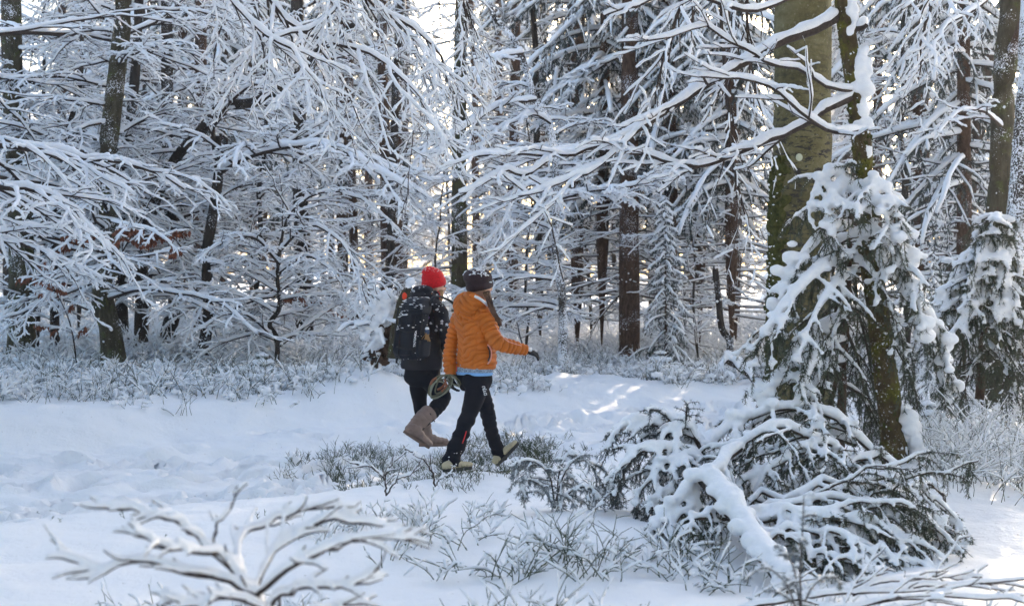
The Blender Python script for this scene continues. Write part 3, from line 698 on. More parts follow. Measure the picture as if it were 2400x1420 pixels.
hero = hand_tree('beech_tree', 'mossy bowed beech in front of the massive trunk, its long snowy limbs reaching left', [(1962, -160), (1972, -20), (1990, 110), (2008, 240), (2026, 400), (2032, 540), (2052, 690), (2066, 800), (2078, 900), (2092, 1000), (2112, 1130)], 60, 10, 'bark_moss', top=.62, sides=18, lumps=90, extra=moss_feet,
    limbs=[dict(p=[(1965, 40, 10), (1900, 75, 9.9), (1830, 98, 9.8), (1760, 140, 9.7), (1700, 175, 9.6), (1620, 225, 9.5), (1560, 262, 9.4), (1490, 310, 9.3), (1400, 345, 9.2), (1330, 362, 9.15), (1240, 362, 9.1), (1090, 366, 9.0)], r=(.036, .006), K=26, th=(.034, .026, .018, .014), jit=.006,
                lv=[dict(n=10, ang=38, lenf=.24, vert=.30, K=8, droop=.00, wig=.11, taper=.2, t0=.28, down=-.05), dict(n=6, ang=40, lenf=.40, vert=.3, K=5, droop=.02, wig=.14, taper=.4), dict(n=2, ang=40, lenf=.4, vert=.3, K=4, droop=.03, wig=.14)]),
           dict(p=[(2005, 225, 10), (1960, 245, 9.9), (1925, 262, 9.85), (1900, 285, 9.8), (1850, 310, 9.75), (1790, 335, 9.7), (1700, 372, 9.6), (1640, 390, 9.5), (1560, 378, 9.4), (1490, 362, 9.35), (1420, 352, 9.3)], r=(.031, .007), K=22, th=(.032, .026, .018, .014), jit=.006,
                lv=[dict(n=9, ang=38, lenf=.28, vert=.30, K=8, droop=.02, wig=.11, taper=.2, t0=.35), dict(n=6, ang=40, lenf=.40, vert=.3, K=5, droop=.02, wig=.14, taper=.4), dict(n=2, ang=40, lenf=.4, vert=.3, K=4, droop=.03, wig=.14)]),
           dict(p=[(2036, 298, 10), (1990, 312, 9.8), (1940, 306, 9.6), (1905, 285, 9.45), (1860, 250, 9.3), (1820, 212, 9.2), (1760, 190, 9.1), (1690, 182, 9), (1640, 180, 8.9)], r=(.016, .006), K=16, th=(.034, .022, .016, .013), jit=.004,
                lv=[dict(n=8, ang=40, lenf=.30, vert=.3, K=7, droop=-.02, wig=.12, taper=.3, t0=.15), dict(n=3, ang=40, lenf=.40, vert=.3, K=4, droop=.02, wig=.14)]),
           dict(p=[(2012, 215, 10), (1940, 205, 9.8), (1880, 165, 9.7), (1800, 150, 9.5), (1760, 120, 9.4), (1700, 95, 9.3), (1650, 60, 9.2), (1560, 90, 9.0), (1450, 100, 8.9)], r=(.013, .005), K=16, th=(.030, .020, .016, .013), jit=.004,
                lv=[dict(n=9, ang=40, lenf=.30, vert=.3, K=7, droop=-.02, wig=.12, taper=.3, t0=.15), dict(n=3, ang=40, lenf=.40, vert=.3, K=4, droop=.02, wig=.14)]),
           dict(p=[(1995, 70, 10), (2020, 66, 9.95), (2032, 58, 9.93)], r=(.026, .018), K=5, th=(.04,), jit=0, lv=[]),
           dict(p=[(1560, 266, 9.4), (1500, 300, 9.2), (1470, 330, 9.1), (1390, 400, 8.95), (1330, 420, 8.9), (1270, 450, 8.85), (1215, 462, 8.8)], r=(.014, .005), K=14, th=(.03, .020, .016, .013), jit=.004,
                lv=[dict(n=8, ang=38, lenf=.35, vert=.3, K=7, droop=.02, wig=.12, taper=.3, t0=.1), dict(n=4, ang=40, lenf=.40, vert=.3, K=4, droop=.02, wig=.14)]),
           dict(p=[(1290, 372, 9.1), (1230, 412, 9.0), (1180, 400, 8.9), (1120, 440, 8.85), (1075, 455, 8.8)], r=(.011, .005), K=12, th=(.03, .020, .016, .013), jit=.004,
                lv=[dict(n=7, ang=38, lenf=.35, vert=.3, K=6, droop=.02, wig=.12, taper=.3, t0=.1), dict(n=3, ang=40, lenf=.40, vert=.3, K=4, droop=.02, wig=.14)]),
           dict(p=[(1240, 415, 9.0), (1280, 440, 8.95), (1300, 470, 8.9), (1265, 505, 8.85), (1200, 560, 8.8), (1145, 610, 8.75)], r=(.008, .004), K=12, th=(.022, .016, .013), jit=.004,
                lv=[dict(n=6, ang=35, lenf=.3, vert=.3, K=5, droop=.05, wig=.12, taper=.3, t0=.2)]),
           dict(p=[(1160, 395, 8.9), (1230, 450, 8.9), (1280, 500, 8.85), (1300, 560, 8.8), (1320, 660, 8.75)], r=(.008, .004), K=12, th=(.02, .018, .016), jit=.004,
                lv=[dict(n=6, ang=30, lenf=.3, vert=.3, K=5, droop=.05, wig=.12, taper=.3, t0=.2)]),
           dict(p=[(1965, -60, 10), (1900, -30, 9.7), (1800, 20, 9.4), (1720, 20, 9.2), (1600, -20, 9.0), (1500, 10, 8.9), (1420, 35, 8.8)], r=(.018, .007), K=14, th=(.03, .024, .018, .014), jit=.01, lv=LVR)] )
# near beech limbs that hang into the picture from trees standing left of it
def limb_thing(name, label, limbs, cat='branch', m='bark_twig'):
    loc = W(*limbs[0]['p'][0]); t = empty(name, loc, label, cat)
    for L in limbs:
        PP = catmull(np.array([W(*q) for q in L['p']]), L.get('K', 16))[None]
        PP = PP + rng.normal(0, .012, PP.shape) * np.linspace(0, 1, PP.shape[1])[None, :, None]
        RR = np.linspace(*L['r'], PP.shape[1])[None]; lb, ls = Geo(), Geo()
        spray(lb, ls, PP, RR, L.get('lv', LVN), L.get('th', TH), sides=(7, 5, 4, 4), ssides=(8, 6, 6, 5))
        bo = lb.build('branch', M[m], t); bo.location = tuple(-loc); ls.build('snow', M['snow'], bo)
    return t
# a tree standing left outside the picture carries the white sprays of the left side
Pl = [(-330, -200, 14.5), (-320, 300, 14.5), (-300, 640, 14.5), (-310, 985, 14.5)]
TL = (.044, .032, .026, .021)
LVL = [dict(n=11, ang=40, lenf=.42, vert=.15, K=8, droop=.07, wig=.11, taper=.4, t0=.2),
       dict(n=6, ang=42, lenf=.38, vert=.18, K=6, droop=.08, wig=.14, taper=.3),
       dict(n=2, ang=40, lenf=.42, vert=.2, K=4, droop=.08, wig=.18, taper=.3)]
hand_tree('beech_tree', 'beech just outside the left edge with heavy white sprays reaching in over the bank', Pl, 60, 14.5, 'bark_olive',
    limbs=[dict(p=[(-320, 240, 14.5), (-150, 300, 14.6), (-20, 340, 14.8), (120, 350, 15), (200, 375, 15), (310, 385, 15), (430, 440, 15.2)], r=(.045, .012), lv=LVL, th=TL),
           dict(p=[(-310, 420, 14.5), (-150, 430, 14.2), (0, 440, 14), (90, 450, 13.8), (180, 500, 13.7), (260, 590, 13.6)], r=(.04, .010), lv=LVL, th=TL),
           dict(p=[(-310, 380, 14.5), (-100, 400, 17), (100, 430, 20.3), (250, 450, 20.8), (360, 530, 21), (440, 610, 21)], r=(.04, .010), lv=LVL, th=TL),
           dict(p=[(-320, 100, 14.5), (-150, 110, 16), (0, 80, 18), (140, 78, 20), (260, 85, 21), (350, 60, 21.2), (420, 10, 21.3)], r=(.04, .02), lv=LVL, th=TL),
           dict(p=[(-320, 160, 14.5), (-100, 180, 17), (60, 190, 20.5), (160, 240, 21), (220, 300, 21)], r=(.03, .010), lv=LVL, th=TL),
           dict(p=[(-305, 620, 14.5), (-150, 560, 15), (0, 560, 15.4), (120, 600, 15.6), (180, 660, 15.7)], r=(.03, .010), lv=LVL, th=TL)])
# one more, right of the crooked beech: low wide crown white all over
hand_tree('beech_tree', 'low spreading beech buried in white sprays left of the walkers', [(660, 560), (650, 640), (655, 720), (632, 760), (650, 800), (645, 860)], 14, 19, 'bark_dark', top=.6,
    auto=[A(16, .45, 1.8, 1.5, el=(5, 40), rmin=.01)], 
    limbs=[dict(p=[(655, 590, 19), (720, 530, 18.6), (790, 560, 18.2), (850, 650, 18), (875, 740, 18)], r=(.02, .008), lv=LVN, th=TH),
           dict(p=[(655, 640, 19), (720, 600, 18.5), (780, 640, 18.1), (830, 720, 18)], r=(.018, .008), lv=LVN, th=TH),
           dict(p=[(655, 620, 19), (600, 560, 18.6), (540, 560, 18.2), (480, 600, 18)], r=(.02, .008), lv=LVN, th=TH),
           dict(p=[(652, 600, 19), (680, 500, 18.9), (760, 450, 18.7), (850, 470, 18.5), (930, 540, 18.4)], r=(.02, .008), lv=LVN, th=TH),
           dict(p=[(640, 790, 19), (580, 740, 18.6), (520, 740, 18.4), (450, 790, 18.2)], r=(.016, .008), lv=LVS, th=TH)])
# diagonal limb of the middle left
hand_tree('beech_tree', 'slanting dark beech stem crossing behind the crooked broken one', [(830, 60, 19.0), (760, 110, 19.2), (690, 180, 19.5), (600, 240, 19.9), (520, 250, 20.5), (470, 310, 21), (400, 390, 21.7), (340, 560, 22), (330, 830, 22.3)], 28, 21, 'bark_dark', top=.5,
    auto=[A(24, 2.0, 4.6, 2.2, el=(0, 35), droop=.09)])
LVH2 = [dict(n=15, ang=38, lenf=.20, vert=.15, down=.6, K=8, droop=.10, wig=.12, taper=.2, t0=.3),
       dict(n=7, ang=34, lenf=.34, vert=.25, down=.2, K=5, droop=.10, wig=.16, taper=.3),
       dict(n=3, ang=36, lenf=.38, vert=.3, K=4, droop=.10, wig=.2, taper=.3)]
# the tree overhead whose twigs hang like a curtain at the top, left of centre
TC = (.028, .024, .020, .016)
hand_tree('beech_tree', 'beech rooted outside the picture whose twigs hang as a curtain across the upper middle', [(420, -1400, 12), (330, -900, 11.6), (250, -500, 11.2), (120, -350, 11), (-280, -100, 10.6), (-420, 500, 10.5), (-450, 1175, 10.5)], 60, 10.5, 'bark_dark',
    limbs=[dict(p=[(330, -900, 11.6), (470, -420, 11.2), (560, -130, 11), (650, 20, 10.8), (740, 90, 10.6), (850, 120, 10.5), (950, 190, 10.4), (1010, 260, 10.4)], r=(.028, .006), K=20, lv=LVH2, th=TC),
           dict(p=[(330, -900, 11.6), (560, -400, 11.4), (760, -150, 11.3), (870, 10, 11.3), (960, 60, 11.3), (1030, 130, 11.3), (1060, 220, 11.3)], r=(.028, .006), K=20, lv=LVH2, th=TC),
           dict(p=[(250, -500, 11.2), (350, -250, 10.6), (480, -80, 10.3), (600, 60, 10), (700, 130, 9.9), (760, 230, 9.8)], r=(.022, .006), K=18, lv=LVH2, th=TC),
           dict(p=[(250, -500, 11.2), (500, -330, 11), (700, -120, 10.8), (800, -20, 10.6), (740, 60, 10.4), (640, 90, 10.2), (600, 110, 10.2)], r=(.02, .006), K=18, lv=LVH2, th=TC),
           dict(p=[(330, -900, 11.6), (700, -500, 12), (950, -250, 12.2), (1060, -80, 12.4), (1090, 40, 12.4), (1080, 150, 12.4)], r=(.028, .006), K=20, lv=LVH2, th=TC)])
# thin limbs that hang in at the top right of centre
hand_tree('beech_tree', 'beech rooted outside the right edge whose dark twigs hang before the spruces', [(1900, -1500, 13), (2500, -900, 13), (2850, -300, 13), (2900, 400, 13), (2900, 1080, 13)], 60, 13, 'bark_dark',
    limbs=[dict(p=[(1900, -1500, 13), (1760, -700, 13), (1700, -200, 13), (1690, 0, 13), (1700, 180, 13), (1712, 330, 13), (1728, 430, 13), (1760, 545, 13)], r=(.03, .006), K=20, th=(.01, .025, .025, .02), lv=LVR),
           dict(p=[(1900, -1500, 13), (1720, -700, 12.6), (1640, -200, 12.4), (1600, 0, 12.3), (1560, 120, 12.3), (1530, 240, 12.3)], r=(.03, .006), K=20, th=(.015, .028, .025, .02), lv=LVR),
           dict(p=[(1900, -1500, 13), (1800, -600, 13.4), (1760, -200, 13.4), (1750, 0, 13.5), (1760, 160, 13.5), (1790, 300, 13.5)], r=(.03, .006), K=20, th=(.015, .028, .025, .02), lv=LVR),
           dict(p=[(2500, -900, 13), (2330, -300, 12.5), (2220, -60, 12), (2170, 60, 11.8), (2160, 180, 11.8)], r=(.03, .006), K=20, th=(.03, .028, .025, .02), lv=LVR)])

# ---------------------------------------------------------------- the wood behind: individual trees sharing their meshes
def free(x, y, d):
    return all((x - a) ** 2 + (y - b) ** 2 > d * d for a, b in FREE)
GB = 'snow-laden young beeches among the trunks of the wood'
GS = 'tall snowy spruces standing deep in the wood'
GY = 'young snowy spruces under the tall trees'
def where(px, lb):
    z = ('behind the left bank' if px < 450 else 'behind the crooked beech' if px < 800 else 'behind the walkers' if px < 1330 else 'near the reddish spruce' if px < 1800 else 'right of the massive beech') if 0 < px < 2400 else 'beyond the picture\'s edge'
    return lb + ' ' + z
r2 = np.random.default_rng(5)
cnt = 0
for k in range(260):
    Y = 27 + 45 * r2.random() ** 1.1; x = r2.uniform(-.50, .50) * Y
    d = 1.5 + Y * .03
    px = x / Y * FPX + 1200
    if not free(x, Y, d): continue
    q = r2.random(); near = Y < 34
    if any(abs(px - a) < 60 and Y < b + 2.5 for a, b in HAND): continue
    left = px < 1000
    if q < (.62 if left else .40) if near else q < .45:
        v = BV[r2.integers(0, 4)]
        place(v, 'beech_tree', x, Y, r2.uniform(0, 6.28), r2.uniform(.85, 1.2), where(px, 'snow-laden young beech with fine white sprays deep in the wood'), 'tree', where(px, GB))
    elif q < .92:
        if near and px > 560 and px < 1340: continue
        v = SV[r2.integers(0, 3)]
        place(v, 'spruce_tree', x, Y, r2.uniform(0, 6.28), r2.uniform(.85, 1.15), where(px, 'tall bare-footed spruce with hanging snowy boughs deep in the wood'), 'tree', where(px, GS))
    else:
        place(SV[3], 'spruce_tree', x, Y, r2.uniform(0, 6.28), r2.uniform(.5, .9), where(px, 'young spruce weighed down by snow under the tall trees'), 'tree', where(px, GY))
    FREE.append((x, Y)); cnt += 1
print('wood trees', cnt)
for k in range(46):
    Y = r2.uniform(27, 58); x = r2.uniform(-.40, .40) * Y
    if k > 26: x = pxx(r2.uniform(1330, 1830), Y)
    if k > 38: x = pxx(r2.uniform(740, 1000), Y)
    if not free(x, Y, 1.0): continue
    FREE.append((x, Y)); place(PV[r2.integers(0, 3)], 'spruce_tree', x, Y, r2.uniform(0, 6.28), r2.uniform(.8, 1.15), where(x / Y * FPX + 1200, 'slim bare-stemmed spruce with thin snowy dead twigs in the wood'), 'tree', where(x / Y * FPX + 1200, 'slim bare-stemmed spruces'), tilt=r2.normal(0, .015))
for (px, Y, v, s, rz, lb) in [(1560, 21.5, SV[3], .42, 1, 'small drooping spruce beside the broken snag'), (2195, 17, SV[3], .30, 2, 'tiny snow-capped spruce left of the small spruce with the tiered top'),
                            (700, 24, BV[3], 1.0, 2, 'bushy young beech at the back of the low spreading beech'), (90, 22, BV[1], 1.0, 3, 'bushy snowy beech beside the left edge trunk'),
                            (600, 23, BV[1], 1.1, 4, 'white young beech between the crooked beech and the near-black trunk'), (1400, 23, BV[4], .9, 1, 'knee-high snowy beech sapling left of the reddish spruce'), (1640, 23.5, BV[3], .8, 5, 'frosted young beech behind the broken snag'),
                            (1755, 21, BV[4], 1.1, 6, 'snowy beech sapling left of the massive trunk'), (1230, 24, BV[3], .9, 1, 'white young beech behind the beanie wearer'), (1010, 25, BV[3], .8, 2, 'white young beech behind the red hat'), (2130, 22, BV[0], 1, 2, 'pale branching beech between the mossy tree and the right hand spruce'),
                            (2260, 20, SV[1], .9, 2, 'dark spruce with hanging snowy boughs behind the tiered young spruce'), (2160, 24, SV[0], 1, 2, 'tall drooping spruce right of the mossy bowed beech'), (1640, 27, SV[1], 1, 3, 'tall drooping spruce left of the massive beech'), (1410, 26, SV[1], 1.0, 4, 'dark drooping spruce close behind the reddish trunk on its left'), (1575, 25.5, SV[1], 1.05, 1, 'dark drooping spruce right of the reddish trunk'), (1715, 24, SV[1], .95, 2, 'dark drooping spruce just left of the massive beech'), (520, 30, SV[1], 1.0, 5, 'dark spruce glimpsed between the slanting and crooked beeches'), (350, 31, SV[1], 1.1, 2, 'dark spruce glimpsed behind the slim beech stem at the left'), (800, 34, SV[1], 1.1, 3, 'dark spruce behind the narrow trunk left of the red hat'), (1350, 29, SV[0], 1, 3, 'tall spruce with drooping boughs left of the reddish trunk')]:
    place(v, 'spruce_tree' if v in SV else 'beech_tree', pxx(px, Y), Y, rz, s, lb, 'tree')
# far wood that reads as one mass
def far_wood():
    gb, gs = Geo(), Geo(); n = 80
    Y = rng.uniform(78, 125, n); x = rng.uniform(-.62, .62, n) * Y
    K = 5; h = rng.uniform(12, 22, n); r = rng.uniform(.12, .25, n)
    z0 = ground(x, Y, False)
    P = np.stack([x[:, None] + rng.normal(0, .15, (n, K)), Y[:, None] + np.zeros((n, K)), z0[:, None] - .3 + h[:, None] * np.linspace(0, 1, K)[None]], -1)
    tube(gb, P, tap(r, K, .3), 5)
    S, D, L, rr = children(P, tap(r, K, .3), n=40, ang=85, lenf=.15, vert=.1, down=.3, taper=.6, t0=.12)
    P2 = grow(S, D, L, 4, .1, .16); R2 = tap(np.full(len(P2), .05), 4, .5)
    snow_on(gs, P2, R2, .32, 4, lump=.4, vert=.5)
    tube(gb, P2 - np.array([0, 0, .25]), R2 * 3.2, 3)
    a = gb.build('distant_wood', M['bark_far']); tag(a, 'dark trunks and boughs of the distant wood', 'forest', kind='stuff')
    b = gs.build('distant_wood_snow', M['snow']); tag(b, 'snow on the boughs of the distant wood', 'snow', kind='stuff')
far_wood()
# more of the wood, unseen round the camera, added to shade the foreground
k = 0
for (x, y) in ((-7.5, 5.5), (-9, 9.5), (7.5, 4.5), (9.5, 8), (-5.5, -2.5), (5, -3.5), (0, -6), (-9.5, -7), (8.5, -8), (-3, -10), (3.5, -11), (-12, 2), (12, 0), (-12.5, 13), (13, 12), (0.5, -15), (-4.9, 6.6), (5.3, 6.2), (-3.6, 1.2), (3.7, 1.0), (0.3, -2.6), (-6.6, 11.2), (8.2, 10.6), (-2, -6), (3, -7)):
    place(SV[k % 3], 'spruce_tree', x, y, k * 1.3, 1.05 + .05 * (k % 3), 'tall snowy spruce outside the picture, added beside or behind the camera for shade', 'tree', 'unseen tall snowy spruces added around the camera'); k += 1
# ---------------------------------------------------------------- undergrowth
def tufts(gst, gsn, C, n, L, lean=.5, th=.012, r=.0022, K=4, side=2, snow=.6, spread=.05, droop=.04, pillow=0.0):
    N = len(C); n_ = n
    S = np.repeat(C, n_, 0) + np.concatenate([rng.normal(0, spread, (N * n_, 2)), np.zeros((N * n_, 1)) - .02], 1)
    D = np.concatenate([rng.normal(0, lean, (N * n_, 2)), np.ones((N * n_, 1))], 1)
    LL = np.repeat(np.broadcast_to(L, (N,)), n_) * rng.uniform(.45, 1.2, N * n_)
    P = grow(S, D, LL, K, .16, droop); Rr = tap(np.full(len(P), r), K, .5)
    tube(gst, P, Rr, 3)
    q = rng.random(len(P)) < snow
    snow_on(gsn, P[q][:, 1:], Rr[q][:, 1:], th, 4, lump=.5, vert=.3)
    if side:
        S2, D2, L2, r2_ = children(P, Rr, side, t0=.3, t1=.95, ang=38, lenf=.5, vert=.6, rf=.8, taper=.3)
        P2 = grow(S2, D2, L2, 3, .15, droop * .5); R2 = tap(np.maximum(r2_, r * .7), 3, .6)
        tube(gst, P2, R2, 3); q = rng.random(len(P2)) < snow; snow_on(gsn, P2[q], R2[q], th, 4, lump=.5, vert=.3)
    if pillow:
        k = rng.random(len(P)) < pillow
        blobs(gsn, P[k][:, -1], rng.uniform(.5, 1.3, k.sum()) * th * 1.5, .7, sub=1)

def zone(n, pts_px, dens_noise=.0, seed=3, f=1.1):
    """scatter over the ground inside a px/Y region: pts_px = (px0, px1, Y0, Y1)"""
    px0, px1, Y0, Y1 = pts_px
    Y = rng.uniform(Y0, Y1, n * 3); px = rng.uniform(px0, px1, n * 3); x = (px - 1200) / FPX * Y
    keep = fbm(x * f, Y * f, 3, seed) * 1.6 + .5 > dens_noise
    x, Y = x[keep][:n], Y[keep][:n]
    return np.stack([x, Y, ground(x, Y)], -1)
def on_bank(C, lo=2.0, hi=99):
    d = (C[:, 1] - path_yc(C[:, 0])) * .82; return C[(d > lo) & (d < hi)]

def scatter(name, snow_name, label, variants, C, smin, smax, seed):
    """one object whose points carry copies of a few tufts (geometry nodes)"""
    r3 = np.random.default_rng(seed); n = len(C); idx = r3.integers(0, len(variants), n); rot = r3.uniform(0, 6.28, n); sc = r3.uniform(smin, smax, n)
    for which, (nm, m) in enumerate(((name[0], name[1]), (snow_name, M['snow']))):
        cl = bpy.data.collections.new(nm + '_tufts')
        for k, v in enumerate(variants):
            me = v[which].mesh('tuft', m); cl.objects.link(bpy.data.objects.new('tuft_%02d' % k, me))
        pm = bpy.data.meshes.new(nm); pm.vertices.add(n); pm.vertices.foreach_set('co', C.ravel().astype(np.float32))
        for an, ty, arr in (('pick', 'INT', idx), ('turn', 'FLOAT', rot), ('size', 'FLOAT', sc)):
            at = pm.attributes.new(an, ty, 'POINT'); at.data.foreach_set('value', arr.astype(np.int32 if ty == 'INT' else np.float32))
        o = bpy.data.objects.new(nm, pm); col.objects.link(o); o['kind'] = 'stuff'; o['label'] = label[which]; o['category'] = 'snow' if which else 'undergrowth'
        ng = bpy.data.node_groups.new(nm, 'GeometryNodeTree'); ng.interface.new_socket('Geometry', in_out='INPUT', socket_type='NodeSocketGeometry'); ng.interface.new_socket('Geometry', in_out='OUTPUT', socket_type='NodeSocketGeometry')
        N = ng.nodes; L = ng.links; gi = N.new('NodeGroupInput'); go = N.new('NodeGroupOutput'); ip = N.new('GeometryNodeInstanceOnPoints'); ci = N.new('GeometryNodeCollectionInfo')
        ci.inputs[0].default_value = cl; ci.inputs['Separate Children'].default_value = True; ci.inputs['Reset Children'].default_value = True
        def attr(nm_, ty): a = N.new('GeometryNodeInputNamedAttribute'); a.data_type = ty; a.inputs[0].default_value = nm_; return a.outputs[0]
        cx = N.new('ShaderNodeCombineXYZ'); L.new(attr('turn', 'FLOAT'), cx.inputs[2]); e2r = N.new('FunctionNodeEulerToRotation'); L.new(cx.outputs[0], e2r.inputs[0])
        m2p = N.new('GeometryNodeMeshToPoints'); L.new(gi.outputs[0], m2p.inputs[0]); L.new(m2p.outputs[0], ip.inputs['Points']); L.new(ci.outputs[0], ip.inputs['Instance']); ip.inputs['Pick Instance'].default_value = True
        L.new(attr('pick', 'INT'), ip.inputs['Instance Index']); L.new(e2r.outputs[0], ip.inputs['Rotation']); L.new(attr('size', 'FLOAT'), ip.inputs['Scale']); L.new(ip.outputs[0], go.inputs[0])
        o.modifiers.new('scatter', 'NODES').node_group = ng
def tuft_set(k, *a, **kw):
    out = []
    for _ in range(k):
        x, y = Geo(), Geo(); tufts(x, y, np.zeros((1, 3)), *a, **kw); out.append((x, y))
    return out
def undergrowth():
    v = tuft_set(8, 9, .20, .80, .032, .0032, side=3, snow=.66, spread=.13, pillow=.45) + tuft_set(6, 7, .30, .5, .016, .0034, side=3, snow=.40, spread=.10, pillow=.10)
    C = [on_bank(zone(430, (-250, 900, 13.0, 22), .56, 3, .55), 2.1), on_bank(zone(200, (850, 1500, 17, 25), .55, 8), 2.6), on_bank(zone(330, (1330, 1800, 19, 27), .48, 9), 2.3)]
    scatter(('bilberry_undergrowth', M['stem']), 'undergrowth_snow', ('green bilberry stems poking through the snow of the bank', 'snow lying on the bilberry stems of the bank'), v, np.concatenate(C), .6, 1.25, 4)
    v = tuft_set(10, 14, .45, .8, .026, .0045, side=4, snow=.8, spread=.25, droop=.1)
    C = [zone(n, reg, .35, 12) for reg, n in (((-100, 1000, 23, 45), 520), ((950, 1900, 25, 48), 520), ((1800, 2500, 20, 38), 300), ((-200, 800, 20, 24), 120))]
    scatter(('frosted_brushwood', M['frost_stem']), 'brushwood_snow', ('frosted low brushwood between the trunks', 'snow on the low brushwood between the trunks'), v, np.concatenate(C), .6, 1.3, 5)
    a, s = Geo(), Geo()
    # wiry green stems round the walkers' feet
    def band(n, px0, px1, py0, py1, Lh, nz, st, **k):
        px = rng.uniform(px0, px1, n * 2); py = rng.uniform(py0, py1, n * 2)
        Y = CAMZ * FPX / (py - HOR) * .97; x = (px - 1200) / FPX * Y; q = vnoise(x * 2.2, Y * 2.2, 77) > nz; x, Y = x[q][:n], Y[q][:n]
        tufts(a, s, np.stack([x, Y, ground(x, Y)], -1), st, Lh, **k)
    kw = dict(lean=.40, th=.006, r=.0026, side=4, snow=.08, spread=.05, droop=.0)
    band(70, 770, 1290, 1030, 1085, .17, .25, 9, **kw)
    band(50, 1060, 1290, 1010, 1050, .14, .2, 8, **kw)
    band(14, 660, 790, 1050, 1090, .13, .2, 6, **kw)
    band(60, 800, 1230, 1085, 1150, .10, .35, 5, **kw)
    band(16, 1250, 1420, 1000, 1080, .08, .3, 5, **kw)
    band(10, 60, 620, 1120, 1260, .07, .3, 2, **kw)
    o = a.build('bilberry_stems', M['stem']); tag(o, 'wiry green bilberry stems around the walkers\' feet', 'undergrowth', kind='stuff')
    o = s.build('bilberry_stems_snow', M['snow']); tag(o, 'traces of snow on the wiry stems', 'snow', kind='stuff')
    a, s = Geo(), Geo()
    # taller bilberry right of the mossy beech, and the tufts nearest the camera
    C = zone(46, (2150, 2520, 9.2, 13.5), .2, 4); tufts(a, s, C, 9, .42, .38, .012, .0026, side=6, snow=.75, spread=.12, droop=.02, K=5)
    C = zone(26, (1400, 1760, 9.4, 10.8), .2, 4); tufts(a, s, C, 7, .20, .5, .012, .0024, side=3, snow=.6, spread=.08)
    C = zone(30, (940, 1760, 5.7, 8.0), .45, 6); tufts(a, s, C, 8, .25, .65, .014, .0036, side=3, snow=.45, spread=.07, droop=.07, K=6, pillow=.12)
    C = zone(14, (1850, 2450, 6.0, 6.8), .3, 7); tufts(a, s, C, 6, .22, .8, .014, .0026, side=3, snow=.8, spread=.12, droop=.05, K=5)
    C = zone(16, (700, 1150, 7.6, 9.4), .3, 5); tufts(a, s, C, 7, .17, .55, .014, .0026, side=3, snow=.7, spread=.06, droop=.04, K=5)
    C = zone(16, (150, 900, 5.4, 6.6), .3, 5); tufts(a, s, C, 6, .15, .7, .014, .0026, side=2, snow=.8, spread=.06, droop=.04, K=5)
    o = a.build('foreground_bilberry', M['stem']); tag(o, 'half buried bilberry in the foreground and at the right', 'undergrowth', kind='stuff')
    o = s.build('foreground_bilberry_snow', M['snow']); tag(o, 'snow on the foreground bilberry', 'snow', kind='stuff')
undergrowth()

# ---------------------------------------------------------------- snow-laden conifers close by
def bough(gb, gn, gs, pts, r=.014, th=.08, n1=9, l1=.34, n2=5, dens=330, ln=.029, down=.35, K=10, th1=.38, jit=.0, wd=.0022, vert1=.35, thk=.62, curt=.20):
    th = th * thk
    PP = catmull(np.array([W(*q) for q in pts]), K)[None]
    if jit: PP = PP + rng.normal(0, jit, PP.shape)
    RR = np.linspace(r, r * .35, K)[None]
    tube(gb, PP, RR, 5)
    S, D, L, rr = children(PP, RR, n1, t0=.1, ang=48, lenf=l1, vert=vert1, down=down, taper=.35)
    P1 = grow(S, D, L, 6, .10, .12); R1 = tap(np.maximum(rr, .003), 6, .5); tube(gb, P1, R1, 4)
    S, D, L, rr = children(P1, R1, n2, t0=.1, ang=45, lenf=.42, vert=.3, down=.3, taper=.3)
    P2 = grow(S, D, L, 4, .12, .14); R2 = tap(np.maximum(rr, .002), 4, .6); tube(gb, P2, R2, 3)
    for q in (PP, P1, P2): needles(gn, q, dens, ln, wd, .5, .3)
    if curt:        # thin twigs that hang free under the bough, full of needles
        k = rng.integers(0, len(P1), len(P1) * 3); kk_ = rng.integers(1, 6, len(k)); n_ = len(k)
        P3 = grow(P1[k, kk_], rng.normal(0, .25, (n_, 3)) + np.array([0, 0, -1.0]), rng.uniform(.4, 1.2, n_) * curt, 4, .12, .05)
        tube(gb, P3, tap(np.full(n_, .0022), 4, .6), 3); needles(gn, P3, dens, ln, wd, .8, .3)
        snow_on(gs, P3[::4], tap(np.full(len(P3[::4]), .004), 4, .6), .018, 5, lump=.4, vert=.5)
    snow_on(gs, PP, RR, th, 8, lump=.30, vert=.35)
    snow_on(gs, P1, R1 + .003, th * th1, 6, lump=.35, vert=.25)
    snow_on(gs, P2, R2 + .002, th * th1 * .55, 5, lump=.4, vert=.15)
    n = int(th * 160)
    k = rng.integers(1, K, n); blobs(gs, PP[0, k] + rng.normal(0, th * .45, (n, 3)) + np.array([0, 0, th * .5]), th * rng.uniform(.45, .85, n), .75, sub=2, lump=.1)
    q = rng.random(len(P1)) < .6; k = rng.integers(2, 6, len(P1)); blobs(gs, P1[np.arange(len(P1)), k][q] + np.array([0, 0, th * .2]), th * rng.uniform(.25, .55, q.sum()), .7, sub=2, lump=.12)
    return PP, P1

